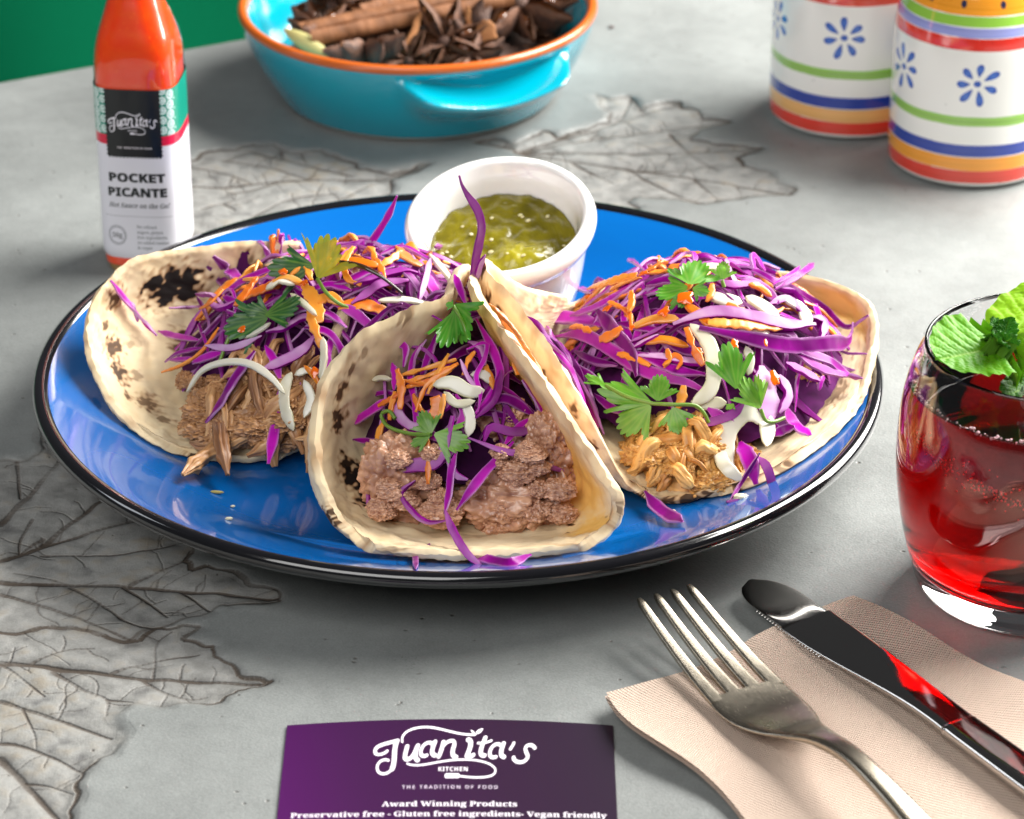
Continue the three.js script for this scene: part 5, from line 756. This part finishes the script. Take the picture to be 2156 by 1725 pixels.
  const chili = D.hit(712, 553, 0.011), chb = D.hit(846, 620, 0.011), cs = []; for (let i = 0; i <= 16; i++) { const q = i / 16, c = chili.clone().lerp(chb, q); c.y += 0.003 * Math.sin(q * 3); cs.push({ c, r: V(0.35, 0, 0.93), u: V(0, 1, 0), w: 0.0036 * (0.6 + 0.4 * Math.sin(q * 3.1)), h: 0.0016, e: 2.5 }); }
  part('dark_pepper_strip', loft(cs, 14), phys({ color: lin(0.03, 0.014, 0.006), roughness: 0.12, clearcoat: 1 }), t);
  herbs(t, D, [
    [[0.42, 0.44, 0.012], ['668,588 705,497 0.62 0.12 9 24 0.6'], ['668,588,9 690,620,10 715,640,9 740,650,8']],
    [[0.010, 0.09, 0.012], ['664,560 572,572 0.55 0.1 10 9 -0.4'], []],
    [[0.012, 0.10, 0.012], ['566,668 478,698 0.62 0.1 10 9 -0.3', '556,664 634,640 0.7 0.1 10 11 -0.3', '566,660 520,652 0.7 0.1 10 11 -0.2'], ['492,690,8 478,720,7 463,760,6']],
  ]);
  sauce(t, D, [[505, 690, 15, 9], [595, 572, 12, 10], [640, 595, 9, 11], [664, 785, 10, 9], [690, 545, 8, 11]]);
  // two shreds stand clear of the slaw
  const stand = (l, z, kind, w) => part(nameFor[kind], ribbon(l.map(([x, y]) => onZ(x, y, z)), kind, w, { normal: () => V(0.1, 0.2, 1), twist: 0.5, taper: 0.25 }), matOf[kind], t);
  stand([[836, 412], [822, 445], [805, 475], [771, 524], [755, 545]], -0.012, 'A', 0.0022);
}
// ---- centre taco: beans
{
  const t = thing('taco', 'folded bean taco in the middle of the blue plate, open end facing the front', 'taco', [-0.014, 0.0095, 0.05], 'tacos on the blue plate');
  const st = [
    { S: [-0.0150, 0.0172, 0.1258], L: [-0.0400, 0.0176, 0.1230], R: [0.0190, 0.0174, 0.1225], p: 1.5, q: 1.5 },
    { S: [-0.0155, 0.0138, 0.1170], L: [-0.0510, 0.0212, 0.1110], R: [0.0290, 0.0218, 0.1150] },
    { S: [-0.0150, 0.0116, 0.1070], L: [-0.0555, 0.0275, 0.1035], R: [0.0308, 0.0285, 0.1130], bl: 0.002, br: 0.002 },
    { S: [-0.0145, 0.0110, 0.0960], L: [-0.0585, 0.0400, 0.0930], R: [0.0275, 0.0365, 0.1095], bl: 0.004, br: 0.005 },
    { S: [-0.0135, 0.0108, 0.0780], L: [-0.0545, 0.0550, 0.0790], R: [0.0175, 0.0470, 0.0990], bl: 0.006, br: 0.010 },
    { S: [-0.0125, 0.0106, 0.0560], L: [-0.0450, 0.0640, 0.0725], R: [0.0035, 0.0625, 0.0845], bl: 0.009, br: 0.015 },
    { S: [-0.0115, 0.0106, 0.0330], L: [-0.0310, 0.0685, 0.0660], R: [-0.0070, 0.0700, 0.0710], bl: 0.014, br: 0.019 },
    { S: [-0.0105, 0.0110, 0.0080], L: [-0.0195, 0.0715, 0.0610], R: [-0.0120, 0.0745, 0.0640], bl: 0.016, br: 0.019 },
    { S: [-0.0105, 0.0160, -0.0150], L: [-0.0165, 0.0640, 0.0280], R: [-0.0110, 0.0670, 0.0300], bl: 0.012, br: 0.014 },
    { S: [-0.0120, 0.0300, -0.0300], L: [-0.0140, 0.0480, -0.0100], R: [-0.0110, 0.0480, -0.0100], bl: 0.004, br: 0.004 },
  ];
  tortilla(t, st, [[704, 886, 38, 0.9, 0.7], [698, 868, 24, 0.85], [710, 822, 30, 0.8, 0.7], [735, 768, 26, 0.6, 0.6], [760, 740, 12, 0.4], [850, 660, 16, 0.5], [838, 668, 9, 0.45], [722, 985, 34, 0.95], [748, 1010, 50, 1], [772, 1060, 50, 1], [800, 1098, 34, 1], [1204, 1114, 9, 0.8], [1195, 1130, 7, 0.6], [716, 985, 14, 0.9], [800, 1160, 16, 0.4], [1010, 1140, 18, 0.25], [1285, 1090, 10, 0.3], [1060, 700, 10, 0.3]], 2, { thick: 0.0032, both: true, glowStain: [[0.62, -0.1, 0.34, 0.9], [0.5, -0.55, 0.24, 1], [0.75, 0.3, 0.3, 0.8]] });
  const D = dome(-0.014, 0.052, 0.044, 0.058, 0.016, 0.046);
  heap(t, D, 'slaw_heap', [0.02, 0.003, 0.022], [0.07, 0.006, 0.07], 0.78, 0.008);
  reseed(202);
  const bc = [0.27, 0.095, 0.045], bd = [0.82, 0.47, 0.30];
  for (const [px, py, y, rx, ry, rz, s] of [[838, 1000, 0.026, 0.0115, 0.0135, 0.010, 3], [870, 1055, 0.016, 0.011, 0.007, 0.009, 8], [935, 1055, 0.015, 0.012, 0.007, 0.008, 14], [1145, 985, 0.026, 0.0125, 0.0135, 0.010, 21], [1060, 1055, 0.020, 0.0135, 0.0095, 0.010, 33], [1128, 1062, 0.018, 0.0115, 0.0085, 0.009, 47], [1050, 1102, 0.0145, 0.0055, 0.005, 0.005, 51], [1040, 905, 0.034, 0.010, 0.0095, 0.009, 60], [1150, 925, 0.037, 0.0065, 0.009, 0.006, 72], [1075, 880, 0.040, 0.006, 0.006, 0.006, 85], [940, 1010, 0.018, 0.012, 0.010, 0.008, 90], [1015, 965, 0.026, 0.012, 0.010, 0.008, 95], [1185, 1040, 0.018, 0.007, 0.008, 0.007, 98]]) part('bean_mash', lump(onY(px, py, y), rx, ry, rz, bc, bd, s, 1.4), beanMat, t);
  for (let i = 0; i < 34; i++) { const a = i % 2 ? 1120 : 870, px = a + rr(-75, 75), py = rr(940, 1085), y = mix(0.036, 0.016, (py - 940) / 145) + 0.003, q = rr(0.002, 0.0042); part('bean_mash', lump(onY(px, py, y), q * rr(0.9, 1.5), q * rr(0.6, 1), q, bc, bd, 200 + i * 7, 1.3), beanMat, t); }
  reseed(210); const whole = phys({ color: lin(0.24, 0.09, 0.05), roughness: 0.3, clearcoat: 0.5 });
  for (const [px, py, y, a, pale] of [[852, 968, 0.0325, 0.5, 0]]) { const g = new THREE.SphereGeometry(1, 24, 18).scale(0.0062, 0.0036, 0.004); const p = g.attributes.position; for (let i = 0; i < p.count; i++) p.setY(i, p.getY(i) + 0.0012 * (p.getX(i) / 0.006) ** 2); g.rotateZ(a * 0.5).rotateY(a); const c = onY(px, py, y); g.translate(c.x, c.y - 0.001, c.z); part('bean', g, pale ? phys({ color: pale === 2 ? lin(0.6, 0.42, 0.33) : lin(0.42, 0.22, 0.12), roughness: 0.35, clearcoat: 0.4 }) : whole, t); }
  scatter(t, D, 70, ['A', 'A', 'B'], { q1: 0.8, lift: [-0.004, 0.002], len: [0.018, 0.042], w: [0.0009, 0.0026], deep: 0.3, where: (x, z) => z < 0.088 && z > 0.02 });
  lay(t, D, [
    'A17^5 726,728,12 776,690,12 817,652,11 846,640,11', 'A16^7 792,749 825,728 854,732 850,773', 'A16^6 826,765 832,790 830,822', 'A20^4 735,897 796,856 829,835', 'A13^5 743,926 790,930 829,930', 'A13^6 774,984 795,960 817,938',
    'B28^9 774,1064,6 784,1012,8 829,988 875,980 920,971 941,930 953,876', 'A16^10 961,951,8 950,990,9 945,1040,9 937,1082,9', 'B17^9 937,1075,9 957,1124,9 986,1169,6 1023,1200,3', 'A21^9 1081,930 1050,965 1023,992 990,1035 961,1074', 'B8^9 875,1012 846,1037 862,1070 899,1099 937,1097', 'B13^12 986,922 1064,951 1105,955 1147,979 1200,996', 'B19^9 1019,930 1031,901 1077,909 1126,905', 'A26^9 1136,868 1163,909 1190,940 1212,959', 'A9^9 1171,885 1195,880 1225,938', 'A22^6 1002,852 1064,839 1126,876', 'A13^9 936,679 900,660 862,646 821,640', 'A15^9 957,580 970,610 982,642',
    'A19^7 1002,671 1044,753 1052,794 1019,856 974,901', 'A11^9 982,736 1023,724 1019,757 1002,794 1011,831 1006,868', 'B10^9 969,757 985,795 1006,823', 'B18^8 985,720 1010,735 1020,770', 'B16^7 880,880 910,870 945,850 955,830', 'A20^7 860,905 900,912 930,930', 'B22^7 850,830 840,870 870,900 900,890', 'A16^7 960,830 975,870 960,910', 'B16^8 1055,780 1040,840 1000,880', 'A18^7 960,930 940,960 900,985', 'A14^7 1120,880 1090,900 1060,940', 'B14^8 940,955 960,1000 985,1010', 'A16^8 1100,800 1130,840 1140,870',
    'C12^7 846,790 900,775 961,757', 'C12^8 850,806 905,790 960,770', 'C11^9 846,800 900,808 950,780', 'C14^8 855,815 910,800 965,765', 'C11^9 961,769 899,811 885,840 875,868', 'C11^9 945,745 925,780 900,830', 'C18^10 836,778 845,815 842,862', 'C13^8 796,855 820,842 850,825', 'C15^8 820,885 826,850 832,825', 'C30^9 915,835 920,855 912,885', 'C14^10 935,830 930,860 925,882', 'C15^10 899,922 902,960 901,1020', 'C18^6 795,930 800,905 812,885', 'C14^8 870,830 880,855 895,870', 'C16^7 1015,760 1030,790 1040,820', 'C12^8 975,790 985,760 1000,740', 'C16^5 1050,700 1075,740 1090,790',
    'O16^8 784,802 800,796 824,799', 'O38^9 912,812 950,806 990,825 1020,822', 'O30^8 975,842 990,880 985,920', 'O24^9 935,825 960,850 1000,845', 'O26^7 990,790 1020,790 1035,810',
  ]);
  herbs(t, D, [
    [[0.044, 0.264, 0.0084], ['955,640 990,715 0.8 0.1 13 12 0.5', '958,652 938,735 0.55 0.15 12 11 0.3', '955,645 940,640 0.8 0.1 14 14 0'], ['955,645,13 975,680,13 985,712,12']],
    [[0.11, 0.30, 0.03], ['908,915 888,868 0.75 0.1 12 14 0', '912,913 986,940 0.62 0.1 12 10 0', '908,916 868,938 0.55 0.1 12 10 0'], ['908,915,12 862,913,10 813,895,9 803,872,10 820,866,10 832,882,9']],
  ]);
  const stand = (l, z, kind, w) => part(nameFor[kind], ribbon(l.map(([x, y]) => onZ(x, y, z)), kind, w, { normal: () => V(0.1, 0.2, 1), twist: 0.5, taper: 0.25 }), matOf[kind], t);
  stand([[967, 370], [972, 388], [985, 412], [1004, 440], [1014, 475], [1009, 511], [1000, 555], [995, 612], [990, 640]], 0.052, 'B', 0.0024);
  stand([[1022, 537], [1010, 560], [1003, 590]], 0.053, 'B', 0.0015);
  for (const [pts, w] of [[[[1040, 650], [1100, 730], [1160, 830], [1205, 920]], 0.0026], [[[1030, 640], [1080, 690], [1130, 770]], 0.002]]) part('carrot_shred', ribbon(pts.map(([x, y], k) => onZ(x, y, 0.072 + 0.006 * k)), 'C', w, { twist: 0.8 }), carrotMat, t);
}
// ---- right taco: chicken
{
  const t = thing('taco', 'chicken taco at the right of the blue plate with a large coriander sprig', 'taco', [0.055, 0.0095, 0.02], 'tacos on the blue plate');
  const st = [
    { S: [0.0515, 0.0108, 0.0825], L: [0.0435, 0.0108, 0.0795], R: [0.0620, 0.0108, 0.0815], p: 1.5, q: 1.5 },
    { S: [0.0530, 0.0106, 0.0700], L: [0.0355, 0.0150, 0.0760], R: [0.0790, 0.0122, 0.0770], bl: 0.001 },
    { S: [0.0525, 0.0106, 0.0520], L: [0.0235, 0.0390, 0.0780], R: [0.1030, 0.0200, 0.0530], bl: 0.003 },
    { S: [0.0505, 0.0106, 0.0300], L: [0.0108, 0.0580, 0.0668], R: [0.1140, 0.0295, 0.0220], bl: 0.003 },
    { S: [0.0475, 0.0108, 0.0060], L: [0.0005, 0.0700, 0.0600], R: [0.1160, 0.0340, -0.0120], bl: 0.003 },
    { S: [0.0430, 0.0130, -0.0180], L: [-0.0085, 0.0775, 0.0515], R: [0.0920, 0.0320, -0.0380], bl: 0.003 },
    { S: [0.0350, 0.0220, -0.0320], L: [0.0035, 0.0560, 0.0220], R: [0.0620, 0.0300, -0.0350], bl: 0.002 },
    { S: [0.0300, 0.0300, -0.0340], L: [0.0180, 0.0370, -0.0090], R: [0.0410, 0.0260, -0.0300] },
  ];
  const tort = tortilla(t, st, [[1062, 650, 12, 0.8, 0.5], [1082, 690, 14, 0.8, 0.5], [1098, 715, 12, 0.75, 0.5], [1118, 760, 10, 0.6], [1160, 790, 10, 0.7], [1215, 858, 12, 0.75], [1250, 930, 12, 0.8], [1350, 1042, 18, 0.9], [1400, 1058, 16, 0.8], [1460, 1064, 18, 0.85], [1500, 1055, 14, 0.8], [1560, 1040, 18, 0.85], [1690, 965, 14, 0.7], [1660, 985, 10, 0.7], [1755, 838, 34, 0.55, 1], [1725, 868, 26, 0.5], [1785, 820, 16, 0.5], [1640, 1000, 14, 0.5], [1770, 700, 8, 0.3], [1800, 760, 8, 0.3]].map((q) => [q[0], q[1], q[2] * 1.3, q[3], q[4]]), 3, { open: 1, both: true, glowStain: [[-0.6, -0.1, 0.3, 0.9], [0.8, 0.2, 0.22, 0.8], [-0.7, 0.35, 0.25, 0.8]] });
  const D = dome(0.062, 0.008, 0.054, 0.058, 0.018, 0.031, 0.012, tort.top);
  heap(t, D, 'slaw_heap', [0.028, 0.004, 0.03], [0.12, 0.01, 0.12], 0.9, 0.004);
  reseed(303);
  const kc = [0.34, 0.13, 0.025], kd = [0.74, 0.42, 0.12];
  const CD = dome(0.0545, 0.060, 0.0185, 0.0195, 0.0125, 0.0120);
  heap(t, CD, 'chicken_heap', kc, kd, 0.95, 0.002);
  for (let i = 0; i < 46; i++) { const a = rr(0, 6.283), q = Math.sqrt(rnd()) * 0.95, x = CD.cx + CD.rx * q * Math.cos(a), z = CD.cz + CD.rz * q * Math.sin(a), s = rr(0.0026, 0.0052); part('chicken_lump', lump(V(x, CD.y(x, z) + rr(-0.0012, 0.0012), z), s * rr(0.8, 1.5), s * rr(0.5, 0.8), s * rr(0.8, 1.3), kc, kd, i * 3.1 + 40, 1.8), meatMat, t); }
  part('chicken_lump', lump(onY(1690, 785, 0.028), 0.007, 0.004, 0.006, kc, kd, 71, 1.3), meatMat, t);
  scatter(t, CD, 100, ['K'], { q1: 1.0, lift: [0.0, 0.003], len: [0.005, 0.014], w: [0.0012, 0.0044] });
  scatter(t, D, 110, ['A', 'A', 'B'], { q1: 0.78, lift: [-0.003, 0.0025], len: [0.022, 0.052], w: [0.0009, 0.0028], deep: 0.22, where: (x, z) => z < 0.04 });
  scatter(t, D, 60, ['A', 'B', 'A'], { q1: 0.74, lift: [0, 0.0035], len: [0.018, 0.046], w: [0.0007, 0.0023], where: (x, z) => z < 0.034 });
  scatter(t, D, 50, ['C'], { q1: 0.66, lift: [0.001, 0.004], len: [0.01, 0.024], w: [0.0010, 0.0028], where: (x, z) => z < 0.024 });
  lay(t, D, [
    'A52^3 1212,793 1235,850 1259,903', 'A42^5 1124,665,12 1170,668,9 1215,672 1267,687', 'B14^9 1124,632,14 1109,646,14 1149,690,12 1179,738,9', 'A31^7 1168,709 1226,705 1288,738 1362,782 1453,808 1504,837', 'A33^8 1256,650 1299,705 1332,753 1340,793', 'A28^8 1201,665 1270,639 1310,613 1347,588', 'A14^7 1197,635 1212,613 1245,617', 'A16^7 1325,546 1340,556 1358,570', 'A14^9 1409,555 1446,533 1460,535 1462,557', 'B14^9 1434,570 1446,548 1456,556', 'A24^7 1360,600 1400,590 1440,592', 'A20^7 1300,680 1350,690 1400,700', 'A22^6 1180,760 1220,780 1260,800', 'A20^6 1210,740 1250,760 1300,770', 'B14^7 1280,720 1310,740 1350,735',
    'B8^9 1325,723 1365,705 1406,683', 'B10^9 1332,734 1360,718 1387,705', 'A25^8 1340,742 1380,760 1417,778 1486,789', 'B16^8 1330,750 1390,752 1440,760 1500,768', 'B27^10 1417,683 1501,657 1582,665 1655,683 1717,683', 'A36^10 1472,690 1563,709 1655,727 1746,723 1790,712,6 1796,680,9', 'A23^9 1677,738 1746,760 1785,790,4 1815,796,5', 'A20^8 1672,742 1735,778 1790,792,4', 'A16^8 1633,610 1691,573,12 1713,555,14', 'A10^8 1628,600 1670,575,11 1684,562,12', 'B18^8 1710,668 1735,676 1728,712', 'B40^7 1632,606 1672,615 1705,672', 'B20^8 1655,764 1691,782 1728,804', 'A11^7 1724,822 1735,793', 'B56^7 1603,771 1614,830 1618,896', 'A28^6 1651,852 1669,888 1706,917', 'A22^6 1629,917 1650,905 1673,899', 'A36^7 1559,932,5 1581,976,4 1592,1020,3', 'B19^7 1585,958,5 1614,983,5 1625,1027,4 1611,1046,4 1530,1057,4', 'A9^9 1600,954 1563,1013,6 1538,1053,4', 'B21^8 1464,899 1545,870 1567,844', 'A24^7 1490,860 1520,880 1550,895', 'A26^8 1560,590 1600,600 1640,640', 'B18^9 1500,590 1540,600 1600,596', 'A22^8 1620,700 1660,700 1690,740', 'A22^7 1400,720 1450,740 1500,745', 'B16^8 1620,640 1660,630 1690,660', 'A20^7 1600,640 1640,660 1690,680', 'A18^8 1480,600 1530,630 1560,650', 'B22^7 1640,790 1660,830 1640,870', 'A24^7 1590,860 1610,890 1640,900', 'A18^6 1440,880 1480,890 1520,880', 'A24^6 1310,800 1330,850 1345,880', 'A18^6 1250,830 1290,860 1320,870',
    'C27^8 1241,606 1277,595 1340,579', 'C26^8 1285,610 1310,598 1350,585', 'C24^9 1362,572 1380,560 1398,548', 'C20^9 1408,566 1430,560 1446,560', 'C14^9 1281,635 1325,661 1329,687', 'C18^10 1329,613 1330,635 1325,657', 'C16^9 1405,735 1408,760 1396,770', 'C12^9 1398,775 1420,748 1435,760 1425,778', 'C34^10 1490,679 1563,683 1647,690', 'C30^9 1310,690 1290,705 1262,715', 'S40^8 1330,690 1380,672 1430,672', 'S40^8 1350,720 1400,715 1450,730', 'C18^10 1445,690 1460,730 1480,770', 'C16^10 1500,597 1496,620 1488,635', 'C22^7 1440,812 1435,840 1428,860', 'C16^8 1200,690 1220,688 1245,700', 'C18^9 1530,640 1560,655 1590,668', 'C12^9 1610,660 1640,655 1650,648', 'C20^8 1300,745 1340,755 1370,770', 'S26^10 1576,598 1600,605 1625,625',
    'O46^8 1490,621 1530,632 1563,639', 'O46^9 1453,683 1490,720 1504,775 1494,822 1457,852', 'O40^6 1455,846 1490,850 1530,848', 'S40^9 1440,640 1470,660 1500,690', 'O46^9 1570,625 1600,640 1640,670', 'O40^8 1555,690 1590,705 1620,700', 'O54^9 1545,1009,4 1528,969,5 1534,903,7 1572,868,8 1611,885,7 1614,940,5', 'O38^5 1512,947 1530,985 1563,1012', 'O34^9 1470,568 1500,562 1530,570', 'O40^8 1650,630 1690,650 1700,690', 'O26^7 1570,730 1580,760 1575,790',
  ]);
  herbs(t, D, [
    [[0.062, 0.288, 0.0084], ['1452,600 1470,552 0.85 0.05 12 12 0', '1450,604 1385,622 0.7 0.1 12 10 0', '1458,606 1492,618 0.8 0.1 12 11 0', '1448,610 1432,648 0.6 0.1 12 9 0'], []],
    [[0.12, 0.40, 0.008], ['1520,590 1525,553 0.8 0.1 11 14 0'], ['1520,590,11 1525,605,9']],
    [[0.069, 0.312, 0.0084], ['1552,822 1530,725 0.55 0.05 9 14 0.2'], []],
    [[0.125, 0.360, 0.0245], ['1602,862 1562,800 0.62 0.1 12 13 0.1', '1602,860 1600,790 0.4 0.1 12 15 -0.7', '1545,850 1530,862 0.8 0 9 9 0'], ['1602,862,12 1612,885,11 1630,888,9 1652,880,8']],
    [[0.088, 0.324, 0.0105], ['1375,850 1268,818 0.42 0.05 14 15 0', '1385,846 1390,790 0.85 0.05 14 17 0', '1372,852 1302,905 0.7 -0.05 14 12 0', '1418,856 1430,912 0.78 -0.05 14 12 0', '1275,812 1236,790 0.4 0 15 16 0'], ['1375,850,14 1420,852,15 1466,855,13 1482,870,11 1492,890,9', '1375,850,14 1320,835,15 1275,812,15']],
  ]);
  sauce(t, D, [[1280, 648, 9, 10], [1355, 575, 9, 10], [1445, 628, 17, 11], [1400, 655, 12, 10], [1330, 690, 7, 11], [1632, 795, 12, 9], [1548, 725, 9, 12], [1612, 722, 6, 12], [1470, 745, 11, 10]]);
}
// ---- shreds that fell on the plate
{
  const drop = (label, pts, kind, w) => { const p = pts.map(([x, y, l]) => onPlate(x, y, l / 1000)), o = thing('cabbage_shred', label, 'cabbage shred', p[0].toArray()); part('shred', ribbon(p, kind, w, { twist: 0.3, taper: 0.2 }), cabbageMat, o); };
  reseed(404);
  drop('thin bent cabbage shred on the plate under the left end of the bean taco', [[905, 1146, 5], [888, 1152, 3], [876, 1164, 2], [875, 1180, 1.5], [875, 1198, 1.5]], 'A', 0.0017);
  drop('curved purple cabbage shred lying on the plate in front of the bean taco', [[982, 1157, 2], [1012, 1174, 1.8], [1044, 1182, 1.6], [1077, 1185, 1.6], [1118, 1168, 2.6]], 'A', 0.0034);
  drop('short wide cabbage shred lying on the plate below the chicken taco', [[1358, 1035, 5], [1384, 1068, 3], [1410, 1086, 2], [1437, 1099, 1.6]], 'A', 0.0046);
  const crumb = thing('crumb', 'tiny dark crumb on the table between the bowl and the striped jars', 'crumb', onY(1287, 57, 0.0006).toArray()); local('crumb_body', lump(V(0, 0, 0), 0.0011, 0.0006, 0.0007, [0.05, 0.02, 0.02], [0.1, 0.05, 0.04], 3), meatMat, crumb);
  const flake = thing('onion_flake', 'tiny yellowish flake on the front left of the blue plate', 'food flake', onPlate(457, 1036, 0.0006).toArray()); const fl = lump(V(0, 0, 0), 0.002, 0.0004, 0.0006, [0.3, 0.24, 0.06], [0.5, 0.42, 0.14], 8); fl.rotateY(-0.15); local('flake_body', fl, meatMat, flake);
  for (const [px, py, r, label] of [[482, 1092, 0.0011, 'white speck on the glaze near the front left rim of the plate'], [490, 1066, 0.0007, 'smallest pale speck on the glaze at the front left of the plate'], [1416, 1076, 0.0010, 'pale crumb on the glaze below the chicken taco'], [1560, 1046, 0.0022, 'yellowish crumb on the glaze right of the chicken taco front edge']]) {
    const o = thing('food_flake', label, 'food flake', onPlate(px, py, 0.0005).toArray()); local('flake_body', lump(V(0, 0, 0), r, r * 0.4, r * 0.6, [0.5, 0.45, 0.3], [0.85, 0.8, 0.65], px), meatMat, o);
  }
}
renderer.render(scene, camera);
